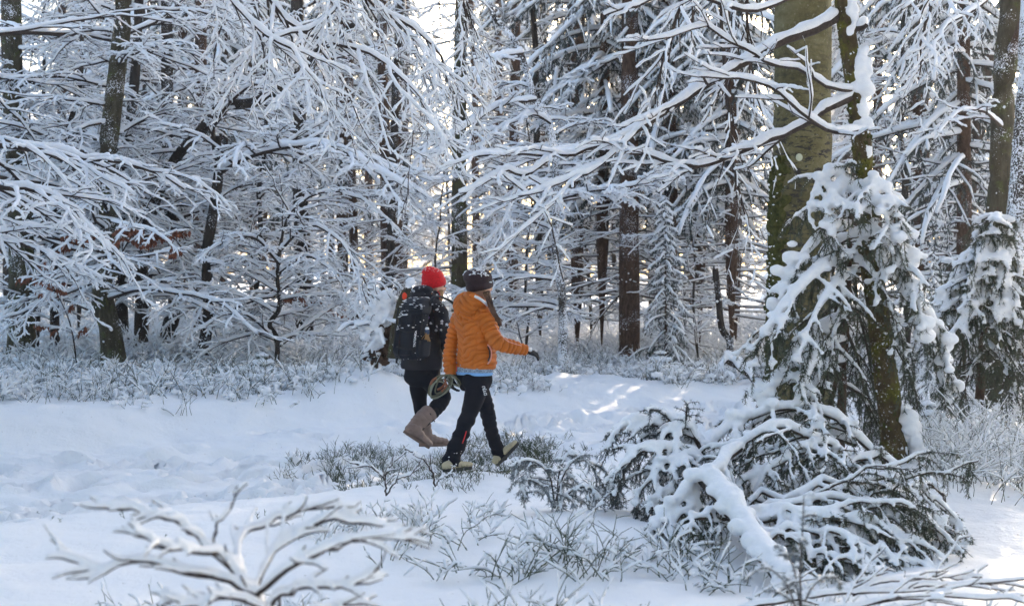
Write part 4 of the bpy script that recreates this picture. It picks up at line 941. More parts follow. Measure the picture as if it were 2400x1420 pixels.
def conifer(name, label, trunks, boughs, loc_px, cat='tree', rnd=None, voxel=.014, needle='needle', **kw):
    loc = W(*loc_px); t = empty(name, loc, label, cat)
    for (pts, r0, r1) in trunks:
        g = Geo(); P = catmull(np.array([W(*q) for q in pts]), 14); tube(g, P, np.linspace(r0, r1, 14), 9, cap=True)
        g.build('trunk', M['bark_moss' if kw.get('moss') else 'bark_spruce'], t).location = tuple(-loc)
    gb, gn, gs = Geo(), Geo(), Geo()
    for b in boughs:
        b = dict(b); bough(gb, gn, gs, b.pop('p'), **b)
    gb.build('branches', M['bark_twig'], t).location = tuple(-loc)
    o = gn.build('needles', M[needle], t, smooth=False); o.location = tuple(-loc)
    melted(gs, 'snow', t, voxel, -loc)
    return t
B = lambda p, **k: dict(p=p, **k)
conifer('spruce_tree', 'young spruce bent under heavy snow cushions beside the mossy bowed beech',
    [([(1968, 1075, 10.1), (1976, 870, 10.1), (1986, 720, 10.1), (1992, 560, 10.1), (1990, 420, 10.1)], .036, .010),
     ([(1925, 1080, 10.3), (1940, 980, 10.3), (1962, 880, 10.25), (1985, 760, 10.15)], .022, .014)],
    [B([(1992, 430, 10.1), (1962, 408, 10.0), (1925, 432, 9.9), (1903, 470, 9.85), (1895, 515, 9.8)], th=.10, n1=9, l1=.5),
     B([(1992, 450, 10.1), (1975, 440, 9.9), (1950, 470, 9.75), (1935, 530, 9.7)], th=.12, n1=7, l1=.5),
     B([(1995, 480, 10.05), (2040, 440, 9.8), (2075, 450, 9.75), (2105, 510, 9.7), (2115, 590, 9.7)], th=.115, n1=9, l1=.5),
     B([(1995, 500, 10.05), (2040, 470, 9.75), (2080, 520, 9.65), (2095, 600, 9.6)], th=.12, n1=7, l1=.5),
     B([(1992, 530, 10.1), (1930, 560, 9.9), (1880, 610, 9.8), (1840, 680, 9.7), (1810, 760, 9.65)], th=.12, n1=11),
     B([(1990, 560, 10.1), (1940, 590, 10.2), (1890, 660, 10.3), (1850, 740, 10.3), (1815, 800, 10.3)], th=.10, n1=10),
     B([(1990, 610, 10.1), (1920, 640, 9.7), (1850, 710, 9.5), (1805, 770, 9.4), (1785, 790, 9.4)], th=.11, n1=11),
     B([(1988, 640, 10.1), (1950, 680, 9.6), (1900, 760, 9.4), (1870, 850, 9.3)], th=.08, n1=10),
     B([(1985, 740, 10.1), (1920, 780, 9.8), (1850, 860, 9.6), (1805, 920, 9.5), (1785, 965, 9.5)], th=.12, n1=11),
     B([(1982, 800, 10.1), (1930, 820, 9.7), (1890, 880, 9.5), (1865, 950, 9.4), (1850, 1010, 9.4)], th=.11, n1=10),
     B([(1980, 850, 10.1), (1940, 860, 9.9), (1905, 920, 9.8), (1880, 990, 9.8)], th=.10, n1=9),
     B([(1985, 700, 10.1), (1960, 760, 9.7), (1945, 850, 9.55), (1930, 930, 9.5)], th=.05, n1=9),
     B([(1995, 560, 10.1), (2060, 560, 9.8), (2110, 620, 9.75), (2150, 700, 9.7), (2170, 790, 9.7)], th=.13, n1=11),
     B([(1994, 600, 10.1), (2080, 620, 9.9), (2140, 700, 9.9), (2195, 770, 9.9), (2212, 850, 9.9)], th=.13, n1=12),
     B([(1992, 640, 10.1), (2100, 660, 10.3), (2170, 760, 10.4), (2205, 850, 10.4), (2215, 920, 10.4)], th=.12, n1=12),
     B([(1992, 600, 10.1), (2040, 640, 9.8), (2080, 700, 9.75), (2110, 790, 9.7), (2130, 860, 9.7)], th=.08, n1=10),
     B([(1990, 720, 10.1), (2060, 760, 10.5), (2120, 850, 10.6), (2150, 930, 10.6)], th=.05, n1=10),
     B([(1985, 780, 10.1), (2010, 840, 10.5), (2030, 940, 10.6), (2040, 1010, 10.6)], th=.04, n1=10),
     B([(1985, 660, 10.1), (2020, 760, 10.4), (2040, 860, 10.5), (2050, 930, 10.5)], th=.03, n1=10),
     B([(1975, 900, 10.1), (2020, 930, 10.4), (2060, 1000, 10.5), (2080, 1050, 10.5)], th=.04, n1=10),
     B([(1990, 620, 10.1), (1960, 720, 10.4), (1930, 850, 10.5), (1900, 950, 10.5)], th=.03, n1=10),
     B([(1990, 560, 10.1), (2005, 650, 10.5), (2010, 760, 10.6), (2000, 860, 10.6)], th=.02, n1=10),
     B([(1985, 520, 10.1), (1960, 600, 10.4), (1945, 700, 10.5), (1950, 800, 10.5)], th=.02, n1=10)],
    (1968, 1060, 10.1))
tk = [(2296, 935, 12), (2304, 800, 12), (2318, 650, 12), (2334, 560, 12), (2338, 485, 12)]
tb = []
for (y, dx, dy, th) in ((515, 45, 6, .06), (548, 42, 4, .06), (585, 60, 30, .09), (610, 95, 70, .10), (650, 120, 90, .12), (690, 130, 60, .11)):
    for sx, dY in ((-1, -.1), (1, -.05), (-.6, .35), (.7, .3), (-.35, -.4), (.4, -.45)):
        if y < 560 and abs(sx) < .9: sx *= .7
        x0 = 2336 - (y - 485) * .12
        tb.append(B([(x0, y, 12), (x0 + sx * dx * .5, y - 4, 12 + dY * .5), (x0 + sx * dx * .85, y + dy * .45, 12 + dY), (x0 + sx * dx * 1.05, y + dy, 12 + dY)], th=th * rng.uniform(.7, 1.1), n1=7 if y > 560 else 3, l1=.5, K=8))
for (x1, y1, x2, y2, dY, th) in ((2250, 760, 2215, 800, -.4, .06), (2340, 780, 2380, 860, -.5, .07), (2380, 800, 2440, 900, -.2, .09), (2350, 850, 2390, 950, -.5, .06), (2260, 820, 2240, 880, .3, .04), (2330, 860, 2350, 960, .4, .03), (2400, 760, 2450, 830, -.3, .1), (2270, 880, 2250, 950, -.3, .03)):
    tb.append(B([(2305, y1 - 50, 12), ((2305 + x1) / 2, y1 - 30, 12 + dY * .5), (x1, y1, 12 + dY), (x2, y2, 12 + dY)], th=th, n1=10, l1=.45))
conifer('spruce_tree', 'small spruce with a tiered snow-capped top at the right edge', [(tk, .04, .008)], tb, (2296, 935, 12), voxel=.016)

# fallen boughs and the brash heap
def heap(name, label, boughs, loc_px, cat='branch', voxel=.012, logs=(), needle='needle'):
    loc = W(*loc_px); t = empty(name, loc, label, cat)
    gb, gn, gs = Geo(), Geo(), Geo()
    for b in boughs:
        b = dict(b); bough(gb, gn, gs, b.pop('p'), **b)
    for (pts, r0, r1, th) in logs:
        g = Geo(); P = catmull(np.array([W(*q) for q in pts]), 12)[None]; R = np.linspace(r0, r1, 12)[None]
        tube(g, P, R, 9, cap=True); g.build('log', M['bark_dark'], t).location = tuple(-loc)
        snow_on(gs, P, R, th, 10, lump=.38, vert=.5, fine=2)
        for q in range(60):
            k = rng.integers(0, 11); c = P[0, k] + (P[0, k + 1] - P[0, k]) * rng.random() + np.array([rng.normal(0, .045), rng.normal(0, .03), r0 * .6 + rng.uniform(0, th * .5)]); blobs(gs, c[None], rng.uniform(.02, .055), .8, sub=2, lump=.15)
    gb.build('branches', M['bark_twig'], t).location = tuple(-loc)
    gn.build('needles', M[needle], t, smooth=False).location = tuple(-loc)
    melted(gs, 'snow', t, voxel, -loc)
    return t
kk = dict(dens=300, ln=.024, l1=.36, curt=.11, jit=.016, thk=.58)
kk1 = dict(kk, thk=.85, n2=6)
heap('fallen_spruce_bough', 'rounded clump of a fallen spruce crown under snow at the left of the debris',
    [B([(1655, 1075, 8.9), (1600, 1005, 8.9), (1540, 985, 8.9), (1470, 1002, 8.9), (1448, 1020, 8.9)], th=.06, n1=12, **kk1),
     B([(1660, 1080, 8.9), (1620, 1010, 9.1), (1580, 990, 9.1), (1540, 1000, 9.2), (1500, 1050, 9.2)], th=.06, n1=10, **kk1),
     B([(1660, 1090, 8.8), (1580, 1050, 8.7), (1500, 1060, 8.6), (1450, 1110, 8.6), (1430, 1160, 8.6)], th=.05, n1=12, **kk1),
     B([(1660, 1100, 8.8), (1590, 1070, 8.6), (1530, 1110, 8.5), (1490, 1180, 8.5)], th=.05, n1=12, **kk1),
     B([(1660, 1110, 8.8), (1610, 1090, 8.6), (1570, 1130, 8.5), (1550, 1190, 8.5)], th=.045, n1=12, **kk1),
     B([(1660, 1080, 8.9), (1560, 1040, 9.0), (1480, 1080, 9.0), (1440, 1150, 9.0)], th=.03, n1=12, **kk1),
     B([(1650, 1060, 8.9), (1620, 1000, 8.8), (1590, 1000, 8.8), (1555, 1040, 8.75), (1530, 1100, 8.7)], th=.05, n1=10, **kk1),
     B([(1640, 1130, 8.8), (1590, 1140, 8.5), (1540, 1170, 8.4), (1500, 1190, 8.35)], th=.03, n1=10, **kk1)], (1560, 1190, 8.8), needle='needle_far')
heap('fallen_spruce_bough', 'broad arched fallen spruce crown under a thick snow roof at the bowed beech\'s foot',
    [B([(2040, 1060, 9.5), (1960, 985, 9.4), (1880, 958, 9.3), (1790, 965, 9.2), (1720, 995, 9.1), (1660, 1050, 9.0)], th=.11, n1=14, **kk),
     B([(2000, 1050, 9.5), (1920, 980, 9.6), (1840, 975, 9.6), (1760, 1010, 9.5), (1700, 1080, 9.4)], th=.11, n1=12, **kk),
     B([(1990, 1080, 9.2), (1900, 1010, 9.0), (1820, 1000, 8.8), (1740, 1030, 8.7), (1690, 1100, 8.6), (1670, 1160, 8.6)], th=.09, n1=14, **kk),
     B([(1990, 1100, 9.1), (1920, 1060, 8.9), (1840, 1080, 8.7), (1780, 1120, 8.6), (1720, 1160, 8.5)], th=.06, n1=13, **kk),
     B([(2010, 1110, 9.1), (1950, 1050, 9.0), (1880, 1050, 8.8), (1810, 1100, 8.6), (1770, 1160, 8.5)], th=.07, n1=13, **kk),
     B([(2040, 1110, 9.3), (2000, 1070, 9.2), (1960, 1080, 9.0), (1900, 1120, 8.8), (1850, 1150, 8.7)], th=.08, n1=12, **kk),
     B([(2160, 1160, 9.3), (2110, 1110, 9.3), (2050, 1080, 9.2), (1980, 1090, 9.0), (1920, 1140, 8.9)], th=.08, n1=12, **kk),
     B([(1960, 1040, 9.4), (1860, 1000, 9.3), (1780, 1040, 9.2), (1720, 1110, 9.0)], th=.03, n1=13, **kk)], (1900, 1160, 9.2))
heap('fallen_branch', 'snow-buried bent bough arching down to the left in front of the debris',
    [B([(1740, 1050, 8.6), (1700, 1090, 8.4), (1650, 1130, 8.2), (1600, 1170, 8.05), (1550, 1225, 7.95), (1530, 1245, 7.9)], th=.09, n1=13, r=.02, **kk),
     B([(1690, 1100, 8.4), (1690, 1160, 8.2), (1660, 1210, 8.1), (1620, 1250, 8.0)], th=.05, n1=10, **kk),
     B([(1650, 1130, 8.2), (1610, 1190, 8.0), (1580, 1240, 7.9), (1560, 1250, 7.9)], th=.05, n1=10, **kk)], (1640, 1240, 8.1))
heap('fallen_log', 'broken trunk lying diagonally under a thick ridge of snow in front of the debris heap',
    [B([(1690, 1190, 7.9), (1640, 1210, 7.7), (1600, 1235, 7.6)], th=.05, n1=7, **kk)], (1740, 1260, 7.6), cat='log',
    logs=[([(1650, 1120, 8.1), (1690, 1170, 7.9), (1740, 1240, 7.6), (1800, 1320, 7.2), (1850, 1390, 6.9)], .046, .030, .075)])
bl = []
for (p, th) in (([(1700, 1190, 8.2), (1830, 1160, 8.2), (1980, 1130, 8.2), (2120, 1130, 8.3), (2200, 1170, 8.3), (2230, 1230, 8.3)], .045),
                ([(1720, 1205, 8.0), (1850, 1185, 7.9), (2000, 1175, 7.9), (2130, 1200, 7.9), (2220, 1260, 7.9), (2250, 1310, 7.9)], .045),
                ([(1740, 1225, 7.8), (1880, 1215, 7.7), (2020, 1225, 7.6), (2120, 1260, 7.6), (2200, 1300, 7.6)], .04),
                ([(1760, 1245, 7.6), (1900, 1245, 7.5), (2010, 1270, 7.4), (2110, 1310, 7.4)], .04),
                ([(1780, 1260, 7.5), (1880, 1270, 7.4), (1960, 1310, 7.3), (2060, 1330, 7.3)], .03),
                ([(2230, 1190, 8.4), (2160, 1130, 8.4), (2080, 1110, 8.4), (1990, 1130, 8.3), (1900, 1170, 8.2)], .045),
                ([(1800, 1215, 7.9), (1960, 1150, 8.1), (2060, 1150, 8.1), (2190, 1210, 8.1), (2240, 1280, 8.1)], .03),
                ([(1800, 1190, 8.3), (1960, 1200, 8.2), (2100, 1180, 8.2), (2230, 1220, 8.2)], .03),
                ([(1700, 1215, 7.9), (1800, 1195, 7.8), (1900, 1220, 7.7), (2040, 1290, 7.5), (2180, 1330, 7.5)], .045)):
    bl.append(B(p, th=th, thk=.85, curt=.10, n1=16, l1=.26, down=.45, dens=200, ln=.024, r=.012, th1=.55, jit=.020, K=16))
for q in range(11):
    x0, y0 = rng.uniform(1740, 2000), rng.uniform(1170, 1290); L_ = rng.uniform(160, 330); sl = rng.normal(0, .30); Y0 = 8.2 - (y0 - 1170) * .006
    bl.append(B([(x0, y0 + 12, Y0), (x0 + L_ * .3, y0 - 18 + sl * L_ * .3, Y0 - .05), (x0 + L_ * .65, y0 - 14 + sl * L_ * .6, Y0 - .1), (x0 + L_, y0 + 22 + sl * L_, Y0 - .1)], th=rng.uniform(.012, .03), thk=.85, curt=.13, n1=9, l1=.34, down=.3, dens=220, ln=.026, r=.008, jit=.014, K=10))
heap('brash_heap', 'tangled heap of snow-lined dead branches in the right foreground', bl, (1980, 1320, 7.9), cat='brushwood')

# fir sprays nodding in front of the walkers
pl = []
for (p) in ([(1300, 1185, 8.9), (1318, 1120, 8.9), (1345, 1080, 8.9), (1385, 1085, 8.9), (1400, 1130, 8.9)], [(1300, 1185, 8.9), (1290, 1120, 8.85), (1260, 1085, 8.8), (1225, 1080, 8.8), (1210, 1105, 8.8)],
            [(1305, 1185, 8.9), (1310, 1110, 8.95), (1330, 1065, 9), (1350, 1060, 9)], [(1300, 1190, 8.9), (1340, 1150, 8.8), (1380, 1140, 8.75), (1400, 1165, 8.7)], [(1298, 1188, 8.9), (1270, 1140, 8.8), (1235, 1125, 8.75), (1222, 1150, 8.7)]):
    pl.append(B(p, th=.030, n1=9, l1=.40, dens=420, ln=.024, r=.006, down=.5, th1=.5, curt=.05))
heap('fir_seedling', 'frosted plume-like fir seedling in front of the orange jacket wearer\'s leading foot', pl, (1300, 1190, 8.9), cat='plant', voxel=.009, needle='needle_frost')

# blurred sapling nearest the camera
LVF = [dict(n=7, ang=40, lenf=.38, vert=.25, K=7, droop=-.01, wig=.12, taper=.3, t0=.15), dict(n=3, ang=40, lenf=.40, vert=.3, K=5, droop=.0, wig=.15)]
def sapling(name, label, limbs, th, base, lv=LVF, cat='sapling', voxel=.007, bark='bark_twig'):
    loc = W(*base); t = empty(name, loc, label, cat); gb, gs = Geo(), Geo()
    for (p, r0, r1) in limbs:
        PP = catmull(np.array([W(*q) for q in p]), 16)[None]; PP = PP + rng.normal(0, .004, PP.shape)
        RR = np.linspace(r0, r1, 16)[None]; spray(gb, gs, PP, RR, lv, th, sides=(8, 6, 5, 4), ssides=(9, 8, 7, 6), rmin=.0034)
    gb.build('branches', M[bark], t).location = tuple(-loc); melted(gs, 'snow', t, voxel, -loc)
    return t
Yf = 4.8
def nearer(L, f): return [([(a, b, c * f) for a, b, c in p], r0 * 1.0, r1 * 1.0) for p, r0, r1 in L]
LVF2 = [dict(n=12, ang=26, lenf=.28, vert=.08, K=8, droop=-.01, wig=.13, taper=.3, t0=.15), dict(n=3, ang=40, lenf=.40, vert=.3, K=5, droop=.0, wig=.15)]
sapling('beech_sapling', 'out-of-focus snow-lined beech sapling at the bottom left of the picture',
    nearer([([(660, 1660, Yf), (650, 1480, Yf), (600, 1400, Yf), (560, 1350, Yf), (520, 1300, Yf)], .012, .007),
     ([(600, 1400, Yf), (520, 1352, 4.75), (430, 1342, 4.7), (330, 1312, 4.7), (240, 1335, 4.65), (180, 1320, 4.65), (138, 1285, 4.65)], .008, .003),
     ([(560, 1350, Yf), (470, 1265, Yf), (400, 1215, Yf), (330, 1198, Yf), (230, 1188, Yf)], .008, .003),
     ([(600, 1395, Yf), (640, 1290, 4.9), (740, 1225, 5), (860, 1225, 5), (965, 1262, 5)], .008, .003),
     ([(600, 1400, Yf), (700, 1320, 4.6), (800, 1275, 4.6), (880, 1262, 4.6), (960, 1258, 4.6)], .008, .003),
     ([(620, 1420, Yf), (700, 1380, 4.7), (800, 1375, 4.7), (890, 1335, 4.7)], .007, .003),
     ([(520, 1300, Yf), (505, 1235, Yf), (540, 1190, Yf), (556, 1140, Yf)], .004, .002),
     ([(560, 1350, Yf), (560, 1270, 5.0), (620, 1225, 5.1), (700, 1200, 5.1), (800, 1180, 5.1)], .007, .003),
     ([(520, 1300, Yf), (440, 1290, 4.6), (360, 1270, 4.5), (300, 1240, 4.5)], .006, .003),
     ([(640, 1440, Yf), (540, 1400, 4.6), (460, 1420, 4.5), (380, 1400, 4.5)], .006, .003),
     ([(650, 1480, Yf), (740, 1430, 5.0), (860, 1410, 5.1)], .006, .003)], .80), (.019, .013, .010), (660, 1640, Yf * .8), lv=LVF2)
sapling('fallen_branch', 'thin snow-lined branches lying low across the bottom right corner',
    [([(1700, 1440, 5.9), (1850, 1405, 5.9), (2000, 1392, 5.9), (2180, 1375, 5.9), (2400, 1360, 5.9)], .008, .004),
     ([(1800, 1440, 5.7), (1980, 1425, 5.7), (2150, 1400, 5.7), (2420, 1405, 5.7)], .007, .004),
     ([(2000, 1392, 5.9), (2080, 1360, 6.0), (2200, 1350, 6.1), (2300, 1352, 6.1)], .005, .003)], (.018, .012, .010), (2000, 1440, 5.9), cat='branch')
pl = []
for (p) in ([(1880, 1460, 4.7), (1875, 1350, 4.7), (1880, 1260, 4.7), (1884, 1160, 4.7)], [(1870, 1460, 4.7), (1850, 1380, 4.6), (1800, 1330, 4.6), (1750, 1350, 4.6)], [(1870, 1460, 4.7), (1900, 1380, 4.7), (1940, 1350, 4.7), (1975, 1370, 4.7)], [(1880, 1460, 4.7), (1860, 1330, 4.8), (1830, 1280, 4.8)]):
    pl.append(B(p, th=.012, n1=4, l1=.22, dens=330, ln=.018, r=.004, down=0, th1=.6, curt=0))
heap('spruce_seedling', 'blurred upright green spruce seedling at the bottom right edge of the picture', pl, (1878, 1500, 4.7), cat='plant', voxel=.006, needle='needle_frost')
# a few leafless dwarf shrubs on the near slope
sapling('dwarf_shrub', 'small snowy shrub with forked grey twigs below the walkers\' feet',
    [([(905, 1160, 8.4), (900, 1120, 8.4), (870, 1095, 8.4), (820, 1085, 8.4)], .006, .003), ([(905, 1160, 8.4), (930, 1125, 8.4), (960, 1110, 8.4), (985, 1085, 8.4)], .005, .003), ([(905, 1160, 8.4), (905, 1110, 8.5), (930, 1075, 8.5)], .005, .003)], (.014, .010), (905, 1165, 8.4), lv=LVF[:1], cat='shrub')
sapling('dwarf_shrub', 'pale curved twig arching out of the snow left of the orange jacket wearer\'s rear foot',
    [([(1020, 1140, 8.9), (1010, 1100, 8.9), (985, 1070, 8.9), (950, 1050, 8.9)], .007, .004), ([(1020, 1140, 8.9), (1035, 1120, 8.9), (1060, 1110, 8.9)], .004, .002)], (.012, .010), (1020, 1145, 8.9), lv=LVF[:1], cat='shrub')
sapling('fallen_branch', 'dark snow-capped branch stub lying right of the reddish spruce',
    [([(1700, 842, 20), (1730, 858, 19.9), (1765, 888, 19.8)], .055, .04), ([(1700, 842, 20), (1690, 870, 19.8), (1720, 890, 19.6)], .016, .01)], (.07, .03), (1730, 880, 19.9), lv=LVF[:1], cat='branch', voxel=.02, bark='bark_dark')

# uprooted stump with its splintered marked stem
def stump():
    Y = 16.6; loc = W(905, 850, Y); loc[2] = ground(loc[0], loc[1]); t = empty('tree_stump', loc, 'uprooted stump under a cap of snow behind the backpack wearer', 'tree stump')
    g = Geo(); C = []
    for k in range(60):
        x = rng.normal(905, 15); y = rng.uniform(720, 850); C.append(W(x - (y - 760) * .15, y, Y + rng.normal(0, .10)))
    blobs(g, C, rng.uniform(.03, .085, 60), 1.0, sub=2, lump=.35)
    o = g.build('root_plate', M['bark_spruce'], t); o.location = tuple(-loc)
    g = Geo(); S = np.array(C)[rng.integers(0, 60, 22)]; P = grow(S, rng.normal(0, 1, (22, 3)) + np.array([-.5, -.5, .1]), rng.uniform(.25, .6, 22), 6, .25, .05)
    tube(g, P, tap(np.full(22, .012), 6, .3), 5); g.build('root', M['bark_dark'], t).location = tuple(-loc)
    gs = Geo(); snow_on(gs, P, tap(np.full(22, .012), 6, .3), .05, 6, lump=.3)
    S = np.array([W(rng.normal(900, 16), rng.uniform(680, 800), Y - .1) for _ in range(46)])
    P = grow(S, rng.normal(0, .8, (46, 3)) + np.array([-.35, -.6, .35]), rng.uniform(.15, .42, 46), 7, .22, .06); Rq = tap(np.full(46, .007), 7, .4)
    g = Geo(); tube(g, P, Rq, 4); g.build('root', M['bark_twig'], t).location = tuple(-loc); snow_on(gs, P, Rq, .040, 6, lump=.4, vert=.4, fine=2)
    for k in range(75):
        u = rng.random() ** .8; x = rng.normal(906 - 16 * u, 5 + 20 * u); y = 690 + 110 * u + rng.normal(0, 12)
        blobs(gs, W(x, y, Y - .12 - .1 * rng.random())[None], rng.uniform(.025, .060), .7, sub=2, lump=.12)
    melted(gs, 'snow', t, .014, -loc, smooth=1)
    loc2 = W(935, 800, Y - .25); t2 = empty('tree_snag', loc2, 'splintered leaning stem with a red paint mark beside the uprooted stump', 'dead tree')
    g = Geo(); P = catmull(np.array([W(*q) for q in ((925, 840, Y - .3), (932, 770, Y - .3), (945, 710, Y - .3), (962, 662, Y - .3))]), 12)
    tube(g, P, np.array([.085, .085, .082, .08, .08, .078, .075, .072, .07, .062, .045, .02]), 9, cap=True, lump=.12); g.build('trunk', M['bark_olive'], t2).location = tuple(-loc2)
    g = Geo(); c = W(948, 694, Y - .375); blobs(g, c[None], .034, 1.5, sub=2, lump=.1)
    g.v[-1][:, 1] = c[1] + (g.v[-1][:, 1] - c[1]) * .35
    g.build('paint_mark', mat('red_paint', (.75, .06, .02), .5, .3), t2).location = tuple(-loc2)
    gs = Geo(); blobs(gs, [W(962 + a, 660 + b, Y - .32) for a, b in ((0, 0), (-5, 10), (-9, 22), (-12, 34), (3, -4), (-14, 48))], [.05, .045, .04, .035, .035, .03], .9, sub=2, lump=.1)
    melted(gs, 'snow', t2, .012, -loc2)
stump()

# knee-high fir all but buried
def cap_sapling(px, py, Y, label, s=1.0):
    loc = W(px, py, Y); loc[2] = ground(loc[0], loc[1]); t = empty('spruce_seedling', loc, label, 'sapling'); g = Geo(); tube(g, np.array([[0, 0, -.05], [0, 0, .15], [0.01, 0, .30 * s]]), np.array([.012, .01, .006]), 6)
    g.build('trunk', M['bark_dark'], t); gs = Geo(); gn = Geo()
    for z, r in ((.30, .07), (.22, .13), (.12, .17)):
        n = 9; a = rng.uniform(0, .7) + np.arange(n) * 6.283 / n
        C = np.stack([np.cos(a) * r * .7 * s, np.sin(a) * r * .7 * s, np.full(n, z * s)], -1); blobs(gs, C, r * .42 * s, .55, sub=2, lump=.05); blobs(gs, [[0, 0, z * s + .015]], r * .5 * s, .6, sub=2, lump=.05)
        P = np.stack([C * np.array([.1, .1, 1]), C * np.array([1.5, 1.5, 1]) - np.array([0, 0, .05 * s])], 1); needles(gn, P, 400, .03, .002, .6, .4)
    gn.build('needles', M['needle'], t, smooth=False); melted(gs, 'snow', t, .01)
cap_sapling(615, 872, 17.6, 'tiny three-tiered snow-capped spruce seedling on the left bank')
cap_sapling(1548, 862, 21, 'snow-capped seedling hump between the reddish spruce and the snag', 1.2)
cap_sapling(2175, 1000, 12.6, 'small snow-capped seedling right of the bowed beech\'s foot', .9)

# branch with russet leaves kept through the winter
def leaf_branch(name, label, pts, n, r=.012):
    loc = W(*pts[0]); t = empty(name, loc, label, 'branch')
    PP = catmull(np.array([W(*q) for q in pts]), 14)[None]; RR = np.linspace(r, .004, 14)[None]; gb, gs, gl = Geo(), Geo(), Geo()
    P, R_2 = spray(gb, gs, PP, RR, [dict(n=9, ang=45, lenf=.34, vert=.3, K=6, droop=.06, wig=.12, taper=.3), dict(n=5, ang=40, lenf=.4, vert=.3, K=4, droop=.08, wig=.14)], (.04, .03, .022))
    q = rng.integers(0, len(P), n); k = rng.integers(1, P.shape[1], n); S = P[q, k] + rng.normal(0, .01, (n, 3)); S[:, 2] -= .01
    D = unit(rng.normal(0, .4, (n, 3)) + np.array([0, 0, -1.0])); Wd = unit(np.cross(D, rng.normal(0, 1, (n, 3)))); Nn = np.cross(D, Wd)
    L = rng.uniform(.05, .085, n)[:, None]; w = L * .24
    V = np.stack([S, S + D * L * .45 + Wd * w + Nn * w * .5, S + D * L * .5, S + D * L * .45 - Wd * w + Nn * w * .5, S + D * L + Nn * w * .3], 1)
    i = np.arange(n)[:, None] * 5
    gl.add(V.reshape(-1, 3), np.concatenate([i + np.array([0, 1, 2]), i + np.array([1, 4, 2]), i + np.array([0, 2, 3]), i + np.array([2, 4, 3])]))
    gb.build('branches', M['bark_twig'], t).location = tuple(-loc); gs.build('snow', M['snow'], t).location = tuple(-loc)
    o = gl.build('leaves', M['leaf'], t, smooth=False); o.location = tuple(-loc); o['kind'] = 'stuff'
leaf_branch('beech_branch', 'snowy beech twigs with russet leaves hanging in front of the S-bent beech', [(262, 520, 17.5), (300, 530, 17.2), (350, 540, 16.9), (400, 570, 16.7)], 420)
leaf_branch('beech_branch', 'snowy twigs with russet leaves left of the S-bent beech', [(255, 560, 18.5), (220, 545, 18.3), (180, 550, 18.1), (140, 590, 17.9)], 260)
leaf_branch('beech_branch', 'low russet-leaved twigs left of the S-bent beech\'s foot', [(180, 850, 18.6), (165, 760, 18.4), (130, 680, 18.2), (100, 640, 18)], 240)
leaf_branch('beech_branch', 'faintly russet twigs behind the low white beech left of the walkers', [(640, 740, 20), (680, 700, 19.9), (740, 700, 19.8), (800, 740, 19.7)], 200)
# ---------------------------------------------------------------- the two walkers
def remesh_np(geo, voxel, smooth=3):
    me = geo.mesh('tmp', M['snow']); o = bpy.data.objects.new('tmp', me); col.objects.link(o)
    md = o.modifiers.new('r', 'REMESH'); md.mode = 'VOXEL'; md.voxel_size = voxel
    if smooth:
        s = o.modifiers.new('s', 'SMOOTH'); s.iterations = smooth; s.factor = .5
    dg = bpy.context.evaluated_depsgraph_get(); m2 = bpy.data.meshes.new_from_object(o.evaluated_get(dg), depsgraph=dg)
    bpy.data.objects.remove(o); bpy.data.meshes.remove(me); n = len(m2.vertices)
    V = np.empty(n * 3); m2.vertices.foreach_get('co', V); V = V.reshape(-1, 3)
    Nn = np.empty(n * 3, np.float32); m2.vertex_normals.foreach_get('vector', Nn); Nn = Nn.reshape(-1, 3)
    return m2, V, Nn
def finish(m2, V, name, m, parent, loc):
    m2.vertices.foreach_set('co', (V - loc).ravel().astype(np.float32)); m2.name = name; m2.materials.clear()
    for q in (m if isinstance(m, (list, tuple)) else [m]): m2.materials.append(q)
    m2.polygons.foreach_set('use_smooth', np.ones(len(m2.polygons), bool)); m2.update()
    o = bpy.data.objects.new(name, m2); col.objects.link(o); o.parent = parent; return o
def ell(geo, C, ax, rad, sub=3):
    V, F = ico(sub); A = np.array(ax, float); geo.add(np.asarray(C) + (V * np.array(rad)) @ A, F)
def limb(geo, pts, sides=20):
    """pts: (px,py,Y,r)"""
    P = np.array([W(*p[:3]) for p in pts]); r = np.array([p[3] for p in pts]); K = 6 * (len(pts) - 1) + 1
    PP = catmull(P, K); RR = np.interp(np.linspace(0, len(pts) - 1, K), np.arange(len(pts)), r)
    T = unit(PP[-1] - PP[-2]); 
    # own frames so that vertical limbs stay round
    Tg = unit(np.gradient(PP, axis=0)); ref = np.array([.0, 1.0, .12]); S = unit(np.cross(Tg, ref)); U = np.cross(S, Tg)
    a = np.arange(sides) / sides * 2 * np.pi
    V = PP[:, None] + RR[:, None, None] * (np.cos(a)[None, :, None] * S[:, None] + np.sin(a)[None, :, None] * U[:, None])
    j = np.arange(sides); j2 = (j + 1) % sides
    F = np.concatenate([np.stack([k * sides + j, k * sides + j2, (k + 1) * sides + j2, (k + 1) * sides + j], -1) for k in range(K - 1)])
    n0 = geo.n; geo.add(V.reshape(-1, 3), F)
    geo.t.append(np.stack([np.full(sides, K * sides), j2, j], -1) + n0); geo.t.append(np.stack([np.full(sides, K * sides + 1), (K - 1) * sides + j, (K - 1) * sides + j2], -1) + n0)
    geo.v.append(np.stack([PP[0], PP[-1]])); geo.n += 2
    return PP, RR
